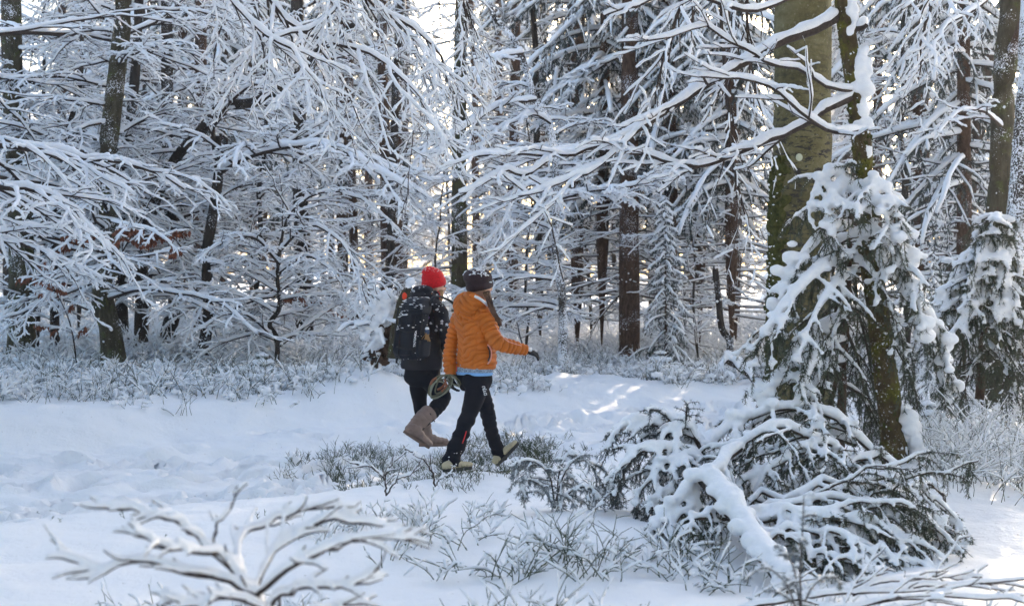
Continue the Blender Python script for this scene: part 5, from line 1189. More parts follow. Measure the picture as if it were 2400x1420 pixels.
def torso(geo, rings, rt, fw, sides=36, e=2.4):
    a = np.arange(sides) / sides * 2 * np.pi; ca, sa = np.cos(a), np.sin(a)
    ca = np.sign(ca) * np.abs(ca) ** (2 / e); sa = np.sign(sa) * np.abs(sa) ** (2 / e)
    R = np.array([[*W(*r[:3]), r[3], r[4]] for r in rings]); K = 5 * (len(R) - 1) + 1
    u = np.linspace(0, len(R) - 1, K); Q = catmull(R, K)
    V = Q[:, None, :3] + Q[:, None, 3:4] * ca[None, :, None] * rt + Q[:, None, 4:5] * sa[None, :, None] * fw
    j = np.arange(sides); j2 = (j + 1) % sides
    F = np.concatenate([np.stack([k * sides + j, k * sides + j2, (k + 1) * sides + j2, (k + 1) * sides + j], -1) for k in range(K - 1)])
    n0 = geo.n; geo.add(V.reshape(-1, 3), F)
    geo.t.append(np.stack([np.full(sides, K * sides), j2, j], -1) + n0); geo.t.append(np.stack([np.full(sides, K * sides + 1), (K - 1) * sides + j, (K - 1) * sides + j2], -1) + n0)
    geo.v.append(np.stack([Q[0, :3], Q[-1, :3]])); geo.n += 2
def axis_param(V, PP):
    """distance along and away from a polyline"""
    seg = np.diff(PP, axis=0); ln = np.linalg.norm(seg, axis=1); cum = np.concatenate([[0], np.cumsum(ln)])
    best = np.full(len(V), 9.); tt = np.zeros(len(V))
    for k in range(len(seg)):
        f = np.clip(((V - PP[k]) @ seg[k]) / ln[k] ** 2, 0, 1); d = np.linalg.norm(V - PP[k] - f[:, None] * seg[k], axis=1)
        q = d < best; best[q] = d[q]; tt[q] = cum[k] + f[q] * ln[k]
    return tt, best
def n3(V, s, seed): return fbm(V[:, 0] * s + V[:, 2] * s * .37, V[:, 2] * s + V[:, 1] * s * .73, 3, seed)
def project(V, px, py, tol=2.5):
    qx = V[:, 0] / V[:, 1] * FPX + 1200; qy = HOR - (V[:, 2] - CAMZ) / V[:, 1] * FPX
    k = np.hypot(qx - px, qy - py) < tol
    if not k.any(): k = np.hypot(qx - px, qy - py) < tol * 4
    return W(px, py, (V[k, 1].min() if k.any() else 11.7) - .004)
def fabric(nt, b, c, bump=.25, s=300):
    co = _co(nt); n = _noise(nt, s, 2, .5, co); n2 = _noise(nt, 9, 4, .6, co)
    nt.links.new(_ramp(nt, n2.outputs[0], [(.3, tuple(x * .80 for x in c)), (.7, tuple(min(1, x * 1.12) for x in c))]), b.inputs['Base Color'])
    _bump(nt, b, n.outputs[0], bump, .002)
def fab(name, c, rough=.8, spec=.3, **k): return mat(name, c, rough, spec, lambda nt, b: fabric(nt, b, c, **k))
M['orange'] = fab('orange_quilt', (.54, .140, .010), .55, .35, s=90)
M['pants'] = fab('dark_trousers', (.009, .011, .018), .85, .15)
M['pants2'] = fab('black_leggings', (.008, .010, .016), .85, .15)
M['skin'] = mat('skin', (.62, .36, .26), .55, .35)
M['cream'] = fab('cream_shoe', (.50, .44, .29), .75, .25)
M['sole'] = mat('dark_sole', (.05, .05, .05), .8, .2)
M['taupe'] = fab('taupe_boot', (.235, .17, .145), .65, .3)
M['taupe_sole'] = mat('taupe_sole', (.17, .12, .10), .8, .2)
M['glove'] = fab('black_glove', (.02, .02, .024), .8, .25)
M['white_trim'] = mat('white_trim', (.75, .76, .78), .6, .3)
M['pink'] = mat('pink_zip_trim', (.80, .42, .36), .5, .35)
M['redf'] = mat('red_fabric', (.70, .03, .04), .6, .3)
def knit(c, fuzz=.0):
    def f(nt, b):
        co = _co(nt); n = _noise(nt, 60, 4, .7, co); w = nt.nodes.new('ShaderNodeTexWave'); w.inputs['Scale'].default_value = 55; w.inputs['Distortion'].default_value = 1.5
        w.bands_direction = 'Z'; nt.links.new(co, w.inputs['Vector'])
        a = nt.nodes.new('ShaderNodeMath'); a.operation = 'ADD'; nt.links.new(n.outputs[0], a.inputs[0]); nt.links.new(w.outputs['Fac'], a.inputs[1])
        nt.links.new(_ramp(nt, n.outputs[0], [(.3, tuple(x * .75 for x in c)), (.7, tuple(min(1, x * 1.2) for x in c))]), b.inputs['Base Color'])
        _bump(nt, b, a.outputs[0], .55, .004)
    return f
M['redhat'] = mat('red_knit', (.72, .012, .02), .8, .2, knit((.72, .012, .02)), sheen=.15)
M['brownhat'] = mat('dark_brown_knit', (.045, .028, .032), .85, .2, knit((.042, .026, .030)), sheen=.1)
M['hair_b'] = mat('brown_hair', (.085, .042, .026), .5, .4, _needle((.05, .024, .015), (.15, .08, .05)))
M['hair_y'] = mat('blond_hair', (.42, .25, .11), .5, .4, _needle((.30, .17, .07), (.55, .36, .18)))
def floral(nt, b):
    co = _co(nt); v = nt.nodes.new('ShaderNodeTexVoronoi'); v.inputs['Scale'].default_value = 19; v.inputs['Randomness'].default_value = 1
    nn = _noise(nt, 75, 2, .5, co); m1 = nt.nodes.new('ShaderNodeMath'); m1.operation = 'MULTIPLY_ADD'; m1.inputs[1].default_value = .55
    nt.links.new(co, v.inputs['Vector']); nt.links.new(nn.outputs[0], m1.inputs[0]); nt.links.new(v.outputs['Distance'], m1.inputs[2])
    mk = _ramp(nt, m1.outputs[0], [(.52, (1, 1, 1)), (.55, (0, 0, 0))])
    sc = nt.nodes.new('ShaderNodeSeparateColor'); nt.links.new(v.outputs['Color'], sc.inputs[0])
    fl = nt.nodes.new('ShaderNodeValToRGB'); fl.color_ramp.interpolation = 'CONSTANT'; e = fl.color_ramp.elements
    for k, (p, c) in enumerate([(0, (.55, .56, .60)), (.35, (.016, .017, .022)), (.55, (.42, .17, .07)), (.72, (.24, .13, .36)), (.86, (.60, .60, .62))]):
        q = e[k] if k < len(e) else e.new(p); q.position = p; q.color = (*c, 1)
    nt.links.new(sc.outputs[0], fl.inputs[0])
    sx = nt.nodes.new('ShaderNodeSeparateXYZ'); nt.links.new(co, sx.inputs[0]); mr = nt.nodes.new('ShaderNodeMapRange'); mr.inputs[1].default_value = 1.06; mr.inputs[2].default_value = 1.12
    nt.links.new(sx.outputs[2], mr.inputs[0]); mm = nt.nodes.new('ShaderNodeMath'); mm.operation = 'MULTIPLY'; nt.links.new(mk, mm.inputs[0]); nt.links.new(mr.outputs[0], mm.inputs[1])
    nt.links.new(_mix(nt, mm.outputs[0], (.012, .012, .018), fl.outputs[0]), b.inputs['Base Color'])
    _bump(nt, b, _noise(nt, 40, 3, .5, co).outputs[0], .3, .004)
M['floral'] = mat('black_floral_shell', (.02, .02, .026), .7, .3, floral)
M['packb'] = fab('black_pack_cloth', (.010, .013, .021), .7, .3, bump=.5, s=160)
M['packd'] = mat('black_webbing', (.012, .013, .017), .6, .35)

def head(geo, C, fw, up, s=1.0):
    rt = unit(np.cross(fw, up)); A = np.array([rt, fw, up])
    ell(geo, C, A, (.074 * s, .092 * s, .105 * s)); ell(geo, C + fw * .03 * s - up * .055 * s, A, (.052 * s, .058 * s, .058 * s))
    ell(geo, C + fw * .098 * s - up * .018 * s, A, (.012 * s, .018 * s, .022 * s), 2)      # nose
    ell(geo, C + fw * .086 * s - up * .055 * s, A, (.022 * s, .010 * s, .010 * s), 2)      # lips
    for q in (-1, 1): ell(geo, C + rt * q * .075 * s - up * .015 * s, A, (.010 * s, .018 * s, .030 * s), 2)
    return rt
def face_bits(parent, C, fw, rt, up, loc, s=1.0):
    g = Geo()
    for q in (-1, 1):
        ell(g, C + fw * .082 * s + rt * q * .030 * s + up * .005, np.eye(3), (.011, .011, .011), 2)
        o = g.build('eye', mat('eye', (.06, .04, .03), .2, .5) if 'eye' not in M else M['eye'], parent); o.location = tuple(-loc); M['eye'] = o.data.materials[0]; g = Geo()
def glove(parent, C, dirv, palm_n, thumb, loc, curl=.5, m='glove', s=1.0, name='glove'):
    """palm, four unequal fingers bent at two knuckles and a thumb leaving the side of the palm"""
    d = unit(dirv); n = unit(palm_n - (palm_n @ d) * d); w = np.cross(d, n) * thumb; g = Geo()
    ell(g, C + d * .035 * s, np.array([w, n, d]), (.040 * s, .017 * s, .048 * s))
    for k, (off, L) in enumerate(((-.028, .058), (-.010, .072), (.009, .078), (.027, .070))):
        p = C + d * .072 * s + w * off * s; dd = d.copy(); pts = [p - d * .02 * s]; 
        for j, f in enumerate((.42, .33, .25)):
            pts.append(p); dd = unit(dd + n * curl * (.55 + .5 * j)); p = p + dd * L * f * s
        pts.append(p); P = np.array(pts)
        for a in range(len(P) - 1):
            seg = np.linspace(P[a], P[a + 1], 4)
            for q in seg: ell(g, q, np.eye(3), (.0098 * s,) * 3, 1)
    p = C + d * .015 * s + w * .034 * s; dd = unit(w * .8 + d * .7 + n * .3)
    for j in range(9): ell(g, p + dd * .007 * j * s, np.eye(3), (.0115 * s,) * 3, 1); dd = unit(dd + (d * .12 + n * .06 * curl))
    limbP = np.stack([C - d * .05 * s, C + d * .01 * s]); 
    for q in np.linspace(C - d * .045 * s, C + d * .01 * s, 7): ell(g, q, np.eye(3), (.030 * s,) * 3, 2)
    m2, V, N_ = remesh_np(g, .0035, 2); return finish(m2, V, name, M[m], parent, loc)
def shoe(parent, heel, fwd, up, loc, mU, mS, L=.27, high=.085, w=.048, boot=None):
    f = unit(fwd); u = unit(up - (up @ f) * f); r = np.cross(f, u); g, gs = Geo(), Geo()
    for t, hw, hh in ((.08, .62, .70), (.2, .75, .9), (.35, .80, .95), (.5, .86, .78), (.64, .98, .60), (.78, 1.0, .52), (.90, .82, .44)):
        ell(g, heel + f * t * L + u * (.024 + hh * high * .42), np.array([r, f, u]), (hw * w, L * .14, hh * high * .56))
    a = np.linspace(0, 2 * np.pi, 32, endpoint=False)
    out_ = np.stack([.5 + .53 * np.cos(a), np.sin(a) * (.86 + .20 * np.cos(a)) - .06 * np.cos(a) ** 2], -1)
    V = np.concatenate([heel + f * (out_[:, :1] * L) + r * out_[:, 1:] * w * 1.06 + u * h for h in (0.0, .012, .026)] + [[heel + f * L * .5], [heel + f * L * .5 + u * .026]])
    j = np.arange(32); j2 = (j + 1) % 32
    F = np.concatenate([np.stack([k * 32 + j, k * 32 + j2, (k + 1) * 32 + j2, (k + 1) * 32 + j], -1) for k in (0, 1)])
    n0 = gs.n; gs.add(V, F); gs.t.append(np.stack([np.full(32, 96), j2, j], -1)); gs.t.append(np.stack([np.full(32, 97), 64 + j, 64 + j2], -1))
    nm = 'boot' if boot else 'shoe'
    PB = None
    if boot:
        PB, RB = limb(g, boot)
    m2, V, N_ = remesh_np(g, .006, 4)
    if boot is not None:
        t, d = axis_param(V, PB); sh = (d < .10) & (V[:, 2] > heel[2] + .10)
        V = V + N_ * (np.where(sh, .007 * np.abs(np.sin(np.pi * t / .055)) ** .6, 0) + .006 * n3(V, 14, 9))[:, None]
    o = finish(m2, V, nm, M[mU], parent, loc); s_ = gs.build('sole', M[mS], o); s_.location = tuple(-loc); return o, V
def strip(parent, name, V, pts, r, m, loc):
    P = np.array([project(V, *p) for p in pts]); g = Geo(); tube(g, catmull(P, 14), np.full(14, r), 6, cap=True); o = g.build(name, M[m], parent); o.location = tuple(-loc); return o
def dust(parent, V, Nn, n, cond, loc, r=(.004, .012), name='snow', sq=.8):
    k = np.where(cond)[0]
    if len(k) == 0: return
    k = rng.choice(k, n); g = Geo(); blobs(g, V[k] + Nn[k] * .001, rng.uniform(*r, n), sq, sub=1, lump=.3)
    o = g.build(name, M['snow'], parent); o.location = tuple(-loc); o['kind'] = 'stuff'
def lettering(parent, txt, C, right, up, h, m, loc, bold=.0):
    cu = bpy.data.curves.new('t', 'FONT'); cu.body = txt; cu.size = h; cu.align_x = 'CENTER'; cu.align_y = 'CENTER'; cu.extrude = .0008; cu.offset = bold
    o = bpy.data.objects.new('t', cu); col.objects.link(o); dg = bpy.context.evaluated_depsgraph_get()
    me = bpy.data.meshes.new_from_object(o.evaluated_get(dg), depsgraph=dg); bpy.data.objects.remove(o)
    n = len(me.vertices); V = np.empty(n * 3); me.vertices.foreach_get('co', V); V = V.reshape(-1, 3)
    r = unit(right); u = unit(up - (up @ r) * r); V = C + V[:, :1] * r + V[:, 1:2] * u + V[:, 2:] * np.cross(r, u)
    me.vertices.foreach_set('co', (V - loc).ravel().astype(np.float32)); me.name = 'lettering'; me.materials.clear(); me.materials.append(M[m])
    o = bpy.data.objects.new('lettering', me); col.objects.link(o); o.parent = parent; return o

UP = np.array([0, 0, 1.0])
def orange_walker():
    fw = np.array([.75, .66, 0]); rt = np.array([.66, -.75, 0]); Y = 11.7
    loc = W(1110, 1098, Y); t = empty('person', loc, 'walker in orange quilted jacket and dark beanie holding a coiled leash', 'person')
    # body
    g = Geo(); hc = W(1126, 672, 11.72); hf = unit(np.array([.86, .50, 0])); hr = head(g, hc, hf, UP)
    limb(g, [(1122, 690, 11.72, .052), (1112, 730, 11.70, .058)])
    torso(g, [(1113, 905, Y, .13, .10), (1112, 880, Y, .155, .115), (1115, 850, Y, .14, .10), (1112, 800, Y, .14, .10), (1107, 745, Y, .165, .10), (1107, 722, Y, .14, .08), (1110, 712, Y, .07, .06)], rt, fw)
    RA = [(1134, 742, 11.60, .050), (1150, 772, 11.54, .044), (1165, 802, 11.50, .038), (1200, 812, 11.56, .034), (1232, 820, 11.62, .026)]
    LA = [(1078, 742, 11.80, .050), (1064, 778, 11.82, .042), (1056, 818, 11.80, .037), (1054, 850, 11.75, .033), (1056, 880, 11.71, .026)]
    RL = [(1122, 890, 11.64, .088), (1112, 930, 11.58, .074), (1099, 970, 11.50, .054), (1080, 1020, 11.44, .048), (1062, 1065, 11.40, .038), (1056, 1092, 11.38, .034)]
    LL = [(1104, 892, 11.76, .088), (1128, 925, 11.82, .070), (1141, 958, 11.88, .048), (1152, 1010, 11.96, .042), (1168, 1058, 12.03, .034), (1176, 1078, 12.05, .034)]
    for q in (RA, LA, RL, LL): limb(g, q)
    m2, V, N_ = remesh_np(g, .009, 2); finish(m2, V, 'body', M['skin'], t, loc); face_bits(t, hc, hf, hr, UP, loc)
    # jacket
    g = Geo()
    torso(g, [(1116, 862, Y, .168, .120), (1117, 850, Y, .178, .130), (1117, 825, Y, .170, .124), (1114, 790, Y, .158, .114), (1109, 762, Y, .166, .114), (1107, 742, Y, .182, .112), (1107, 726, Y, .168, .098), (1109, 714, Y, .120, .088), (1112, 702, Y, .078, .075)], rt, fw)
    add = lambda L, r: [(a, b, c, q) for (a, b, c, _), q in zip(L, r)]
    PR, _ = limb(g, add(RA, (.066, .061, .056, .050, .037))); PL, _ = limb(g, add(LA, (.062, .053, .050, .049, .039)))
    # hood lying on the back, open towards the face, and the stand-up collar
    bk = -fw
    hood = W(1098, 716, 11.62) + bk * .03
    A = np.array([rt, fw, UP])
    ell(g, hood, A, (.125, .075, .090)); ell(g, hood + UP * .055 + fw * .02, A, (.115, .075, .050)); ell(g, hood - UP * .06 - rt * .01, A, (.080, .050, .055)); ell(g, hood + UP * .03 + rt * .06 + fw * .05, A, (.075, .07, .055))
    m2, V, N_ = remesh_np(g, .0048, 2)
    tR, dR = axis_param(V, PR); tL, dL = axis_param(V, PL)
    rel = V - W(1110, 790, Y); u = rel @ rt; f_ = rel @ fw; z = V[:, 2]
    inH = np.linalg.norm((V - hood) @ A.T / np.array([.145, .10, .125]), axis=1) < 1.05
    armR = (dR < .080) & (tR > .035) & (u > .13); armL = (dL < .076) & (tL > .035) & (u < -.125)
    ph_t = (z - .42 * np.abs(u - .0)) / .050 + .38 * np.sin(u * 26 + z * 14) * sstep(1.12, .95, z) + .15 * np.sin(z * 60 + u * 17)
    ph_h = (z - hood[2] + .8 * np.abs((V - hood) @ rt)) / .046
    ph = np.where(armR, tR / .042 + .12 * np.sin(tR * 50), np.where(armL, tL / .042 + .3, np.where(inH, ph_h, ph_t)))
    puff = np.abs(np.sin(np.pi * ph)) ** .40
    hemz = W(0, 862, Y)[2]
    puff = np.where((z < hemz + .020) & ~armR & ~armL, .9, puff)
    side = np.exp(-((np.abs(u) - .135) / .008) ** 2) * (~armR & ~armL & ~inH)
    # shoulder yoke seam, dart seams run down from the hood
    V2 = V + N_ * (.024 * (puff - .6) + .010 * n3(V, 9, 4) - .006 * side)[:, None]
    finish(m2, V2, 'jacket', M['orange'], t, loc)
    strip(t, 'pocket_zip', V2, [(1143, 808), (1149, 815), (1152, 828), (1150, 842), (1143, 853)], .005, 'pink', loc)
    strip(t, 'pocket_zip', V2, [(1143, 812), (1147, 822), (1148, 834), (1144, 846)], .006, 'packd', loc)
    strip(t, 'reflective_piping', V2, [(1160, 760), (1172, 780), (1188, 798), (1208, 806), (1222, 810)], .0022, 'pink', loc)
    strip(t, 'collar_lining', V2, [(1112, 694), (1124, 700), (1135, 708), (1143, 716)], .012, 'lining' if 'lining' in M else 'white_trim', loc)
    # shirt under the jacket
    g = Geo(); torso(g, [(1112, 874, Y, .160, .112), (1113, 869, Y, .168, .120), (1114, 858, Y, .168, .120), (1114, 845, Y, .15, .10)], rt, fw); m2, V, N_ = remesh_np(g, .006, 1)
    finish(m2, V, 'shirt', mat('grey_blue_shirt', (.25, .33, .45), .8, .2, lambda nt, b: nt.links.new(_ramp(nt, _noise(nt, 60, 2, .5, _co(nt, (1, 1, 6))).outputs[0], [(.42, (.10, .13, .19)), (.58, (.42, .52, .64))]), b.inputs['Base Color'])), t, loc)
    g = Geo(); torso(g, [(1112, 879, Y, .160, .114), (1112, 877, Y, .166, .120), (1112, 872, Y, .168, .122), (1112, 871, Y, .155, .11)], rt, fw); g.build('shirt_hem', mat('light_blue_hem', (.22, .45, .78), .7, .2), t).location = tuple(-loc)
    # trousers
    g = Geo(); torso(g, [(1113, 915, Y, .120, .095), (1112, 895, Y, .162, .125), (1112, 878, Y, .160, .118), (1113, 864, Y, .145, .10)], rt, fw)
    PRl, _ = limb(g, add(RL, (.098, .086, .068, .066, .070, .078))); PLl, _ = limb(g, add(LL, (.096, .080, .060, .050, .053, .055)))
    ell(g, W(1106, 893, 11.62), A, (.085, .075, .085)); ell(g, W(1095, 893, 11.70), A, (.080, .072, .085))
    m2, V, N_ = remesh_np(g, .006, 3); tr, dr = axis_param(V, PRl); tl, dl = axis_param(V, PLl)
    fold = .006 * np.sin(tr * 55 + 9 * n3(V, 5, 2)) * sstep(.25, .42, tr) * (dr < .09) + .008 * np.abs(np.sin(tl * 42 + 10 * n3(V, 6, 3))) * sstep(.15, .3, tl) * (dl < .07)
    V = V + N_ * (fold + .010 * n3(V, 8, 6))[:, None]; o = finish(m2, V, 'trousers', M['pants'], t, loc)
    strip(t, 'trouser_stripe', V, [(1093, 1010), (1089, 1024), (1084, 1038)], .0045, 'redf2' if 'redf2' in M else 'redf', loc)
    C = project(V, 1136, 915, 4); lettering(t, 'DYJU', C - np.array([0, .012, 0]), np.array([-.25, -.1, 1.0]), np.array([-1, .2, -.25]), .034, 'white_trim', loc, .0008)
    dust(t, V, N_, 34, (V[:, 2] < W(0, 1050, 11.5)[2]) & (V[:, 1] < 11.5), loc, (.003, .007))
    # shoes
    shoe(t, W(1040, 1106, 11.30), np.array([.80, .58, .02]), UP, loc, 'cream', 'sole', L=.265)
    shoe(t, W(1168, 1092, 12.00), np.array([.62, .25, .62]), np.array([-.6, 0, .8]), loc, 'cream', 'sole', L=.255)
    # gloves
    wr = W(1234, 821, 11.63); glove(t, wr, unit(np.array([.75, .25, -.30])), np.array([.1, .5, -.8]), 1, loc, .45)
    g = Geo(); ell(g, wr + np.array([.028, -.012, .008]), np.eye(3), (.022, .022, .020), 2); g.build('glove_patch', M['white_trim'], t).location = tuple(-loc)
    wl = W(1057, 884, 11.70); glove(t, wl, unit(np.array([.10, -.25, -1.0])), np.array([1.0, -.35, 0]), -1, loc, .95)
    g = Geo(); torso(g, [(1056, 876, 11.715, .044, .044), (1056, 882, 11.71, .047, .047), (1056, 887, 11.71, .040, .040)], rt, fw, 16, 2); g.build('cuff', M['glove'], t).location = tuple(-loc)
    # beanie
    g = Geo(); ax = unit(np.array([-.16, -.10, 1.0])); r1 = unit(np.cross(ax, hf)); f1 = np.cross(r1, ax); AA = np.array([r1, f1, ax]); c = hc + UP * .030 - hf * .012
    ell(g, c + ax * .030, AA, (.104, .118, .098)); ell(g, c + ax * .055 - hf * .035, AA, (.095, .095, .070))
    a = np.linspace(0, 2 * np.pi, 40, endpoint=False)
    for q in a: ell(g, c - ax * .022 + r1 * np.cos(q) * .084 + f1 * np.sin(q) * .098, AA, (.022, .022, .036), 2)
    m2, V, N_ = remesh_np(g, .005, 2); V = V + N_ * (.004 * n3(V, 18, 7))[:, None]; o = finish(m2, V, 'beanie', M['brownhat'], t, loc)
    dust(o, V, N_, 330, (N_[:, 2] > .3) & (n3(V, 16, 5) > .03), loc, (.003, .009), sq=.6)
    # long hair out of the beanie over the right shoulder
    g = Geo(); n = 110; k = rng.random(n)
    P = np.stack([catmull(np.array([W(1133 + 12 * q + rng.normal(0, 1), 686 - 4 * q, 11.64 + .03 * rng.normal()), W(1142 + 12 * q, 708, 11.59 + .02 * rng.normal()), W(1150 + 9 * q + rng.normal(0, 1.5), 728, 11.56), W(1160 + 8 * q + rng.normal(0, 2), 745 + rng.normal(0, 3), 11.56), W(1168 + 6 * q + rng.normal(0, 2), 758 + rng.normal(0, 5), 11.58)]), 9) for q in k])
    tube(g, P, tap(np.full(n, .0065), 9, .35), 5); g.build('hair', M['hair_b'], t).location = tuple(-loc)
    return t

def leash():
    loc = W(1045, 900, 11.62); t = empty('leash', loc, 'coiled olive leash hanging from the black-gloved left hand', 'leash')
    def loop(cx, cy, rx, ry, rot, Y, r, m, n0=0, n1=6.283, wob=2.0, name='rope_loop'):
        a = np.linspace(n0, n1, 30); x = rx * np.cos(a); y = ry * np.sin(a); c, s = math.cos(rot), math.sin(rot)
        P = np.array([W(cx + xx * c - yy * s + wob * math.sin(2 * q), cy + xx * s + yy * c, Y + .03 * math.sin(q)) for xx, yy, q in zip(x, y, a)])
        g = Geo(); tube(g, P, np.full(30, r), 6, cap=True); g.build(name, M[m], t).location = tuple(-loc)
    M['rope'] = fab('olive_rope', (.14, .135, .085), .8, .2); M['rope2'] = fab('pale_green_rope', (.25, .26, .20), .8, .2); M['leather'] = fab('brown_leather', (.28, .09, .04), .6, .4)
    loop(1030, 905, 31, 21, -.75, 11.60, .0065, 'rope'); loop(1033, 906, 34, 17, -.85, 11.57, .0065, 'rope2'); loop(1027, 908, 27, 15, -.6, 11.63, .0065, 'rope')
    loop(1037, 900, 26, 12, -.9, 11.55, .0065, 'rope'); loop(1026, 912, 22, 17, -.5, 11.61, .006, 'rope2'); loop(1062, 890, 20, 9, .5, 11.60, .006, 'rope'); loop(1064, 894, 17, 6, .7, 11.58, .006, 'rope2')
    loop(1030, 900, 16, 9, -.9, 11.56, .010, 'leather', .3, 2.4, name='leather_strap'); loop(1022, 896, 14, 9, -.4, 11.57, .010, 'leather', 3.3, 5.2, name='leather_strap'); loop(1036, 908, 13, 6, -1.0, 11.55, .009, 'leather', .2, 2.2, name='leather_strap')

def black_walker():
    fw = np.array([.64, .77, 0]); rt = np.array([.77, -.64, 0]); Y = 12.9; bk = -fw; A = np.array([rt, fw, UP])
    loc = W(1000, 1045, Y); t = empty('person', loc, 'walker in red knit hat and black floral jacket with a backpack', 'person')
    g = Geo(); hc = W(1018, 672, 12.93); hf = unit(np.array([.92, .38, 0])); hr = head(g, hc, hf, UP); limb(g, [(1015, 690, 12.93, .052), (1006, 722, Y, .058)])
    torso(g, [(992, 900, Y, .11, .08), (990, 880, Y, .13, .09), (990, 840, Y, .13, .09), (994, 790, Y, .14, .10), (1000, 745, Y, .165, .10), (1002, 715, Y, .14, .08), (1004, 705, Y, .07, .06)], rt, fw)
    RA = [(1028, 728, 12.78, .048), (1040, 760, 12.74, .044), (1046, 795, 12.74, .038), (1052, 830, 12.80, .034), (1062, 858, 12.86, .026)]
    LA = [(974, 728, 13.02, .048), (962, 765, 13.08, .042), (958, 800, 13.1, .037), (968, 830, 13.2, .033), (980, 850, 13.28, .026)]
    RL = [(1006, 888, 12.82, .088), (1024, 910, 12.86, .074), (1038, 932, 12.88, .056), (1020, 958, 12.80, .050), (992, 985, 12.68, .046), (964, 1010, 12.60, .036)]
    LL = [(984, 888, 12.98, .088), (982, 915, 13.00, .074), (984, 945, 13.02, .054), (990, 985, 13.02, .048), (999, 1030, 13.02, .036)]
    for q in (RA, LA, RL, LL): limb(g, q)
    m2, V, N_ = remesh_np(g, .009, 2); finish(m2, V, 'body', M['skin'], t, loc); face_bits(t, hc, hf, hr, UP, loc)
    add = lambda L, r: [(a, b, c, q) for (a, b, c, _), q in zip(L, r)]
    g = Geo()
    torso(g, [(988, 864, Y, .196, .142), (988, 852, Y, .204, .150), (989, 825, Y, .196, .144), (993, 790, Y, .184, .134), (998, 755, Y, .188, .128), (1001, 732, Y, .200, .122), (1002, 716, Y, .180, .108), (1004, 704, Y, .120, .095), (1006, 692, Y, .09, .085)], rt, fw)
    PR, _ = limb(g, add(RA, (.072, .068, .060, .052, .042))); limb(g, add(LA, (.070, .064, .058, .052, .042)))
    hood = W(994, 692, 12.84) + bk * .02
    ell(g, hood, A, (.135, .085, .062)); ell(g, hood + UP * .045, A, (.115, .085, .045)); ell(g, hood + fw * .10 + UP * .0, A, (.11, .06, .06)); ell(g, hood - UP * .03, A, (.12, .07, .05))
    m2, V, N_ = remesh_np(g, .0075, 2); tr, dr = axis_param(V, PR)
    V = V + N_ * (.016 * n3(V, 9, 14) + .006 * np.sin(tr * 55 + 8 * n3(V, 5, 3)) * (dr < .085) + .010 * (np.abs(n3(V, 16, 8)) * (V[:, 2] > W(0, 712, Y)[2])))[:, None]
    # object coordinates keep world height so that the print stops at the plain lower panel
    m2.vertices.foreach_set('co', V.ravel().astype(np.float32)); m2.name = 'jacket'; m2.materials.clear(); m2.materials.append(M['floral']); m2.polygons.foreach_set('use_smooth', np.ones(len(m2.polygons), bool)); m2.update()
    o = bpy.data.objects.new('jacket', m2); col.objects.link(o); o.parent = t; o.location = tuple(-loc)
    dust(o, V, N_, 80, (N_[:, 2] > .3), np.zeros(3), (.003, .008), sq=.6)
    strip(t, 'hood_piping', V, [(1026, 682), (1031, 690), (1030, 700)], .005, 'redf', loc)
    # leggings
    g = Geo(); torso(g, [(992, 905, Y, .12, .10), (990, 890, Y, .175, .135), (990, 870, Y, .172, .13), (990, 850, Y, .16, .12), (990, 840, Y, .13, .10)], rt, fw)
    P1, _ = limb(g, add(RL, (.100, .088, .070, .064, .058, .05))); P2, _ = limb(g, add(LL, (.098, .086, .066, .058, .05)))
    m2, V, N_ = remesh_np(g, .007, 3); tr, dr = axis_param(V, P1); V = V + N_ * (.010 * n3(V, 9, 5) + .006 * np.abs(np.sin(tr * 60 + 8 * n3(V, 6, 1))) * (dr < .09))[:, None]; finish(m2, V, 'leggings', M['pants2'], t, loc)
    C = project(V, 1044, 903, 5); lettering(t, '1898', C - np.array([0, .01, 0]), np.array([.1, 0, 1.0]), np.array([-1, .3, .1]), .026, 'white_trim', loc, .0006)
    # boots
    o, V = shoe(t, W(946, 1014, 12.50), np.array([.72, .42, -.52]), np.array([.5, 0, .86]), loc, 'taupe', 'taupe_sole', L=.285, high=.11, w=.055, boot=[(1008, 966, 12.74, .076), (994, 978, 12.69, .074), (978, 994, 12.63, .066), (966, 1008, 12.58, .062), (966, 1018, 12.57, .058)])
    o2, V2 = shoe(t, W(984, 1046, 12.96), np.array([.85, .5, -.03]), UP, loc, 'taupe', 'taupe_sole', L=.28, high=.11, w=.055, boot=[(990, 978, 13.02, .070), (993, 1000, 13.02, .066), (997, 1020, 13.02, .060), (996, 1036, 13.02, .056)])
    g = Geo(); P = np.array([project(V, 1008, 968) + np.array([.0, 0, 0]), W(1016, 984, 12.70), W(1019, 988, 12.70)]); tube(g, P, np.array([.004, .004, .007]), 6, cap=True); g.build('drawcord', M['packd'], o).location = tuple(-loc)
    # gloves
    glove(t, W(1063, 862, 12.87), unit(np.array([.3, .1, -1.0])), np.array([.5, .8, 0]), 1, loc, .6)
    glove(t, W(982, 853, 13.29), unit(np.array([.4, .3, -.8])), np.array([.8, .3, 0]), -1, loc, .6)
    g = Geo(); ell(g, W(1068, 862, 12.82), np.eye(3), (.018, .020, .040), 2); g.build('glove_cuff', M['redf'], t).location = tuple(-loc)
    # hat
    ax = unit(np.array([-.20, -.12, 1.0])); r1 = unit(np.cross(ax, hf)); f1 = np.cross(r1, ax); AA = np.array([r1, f1, ax]); c = hc + UP * .035 - hf * .005; g = Geo()
    ell(g, c + ax * .045, AA, (.092, .104, .096)); ell(g, c + ax * .110 - r1 * .0 - hf * .025, AA, (.062, .066, .045))
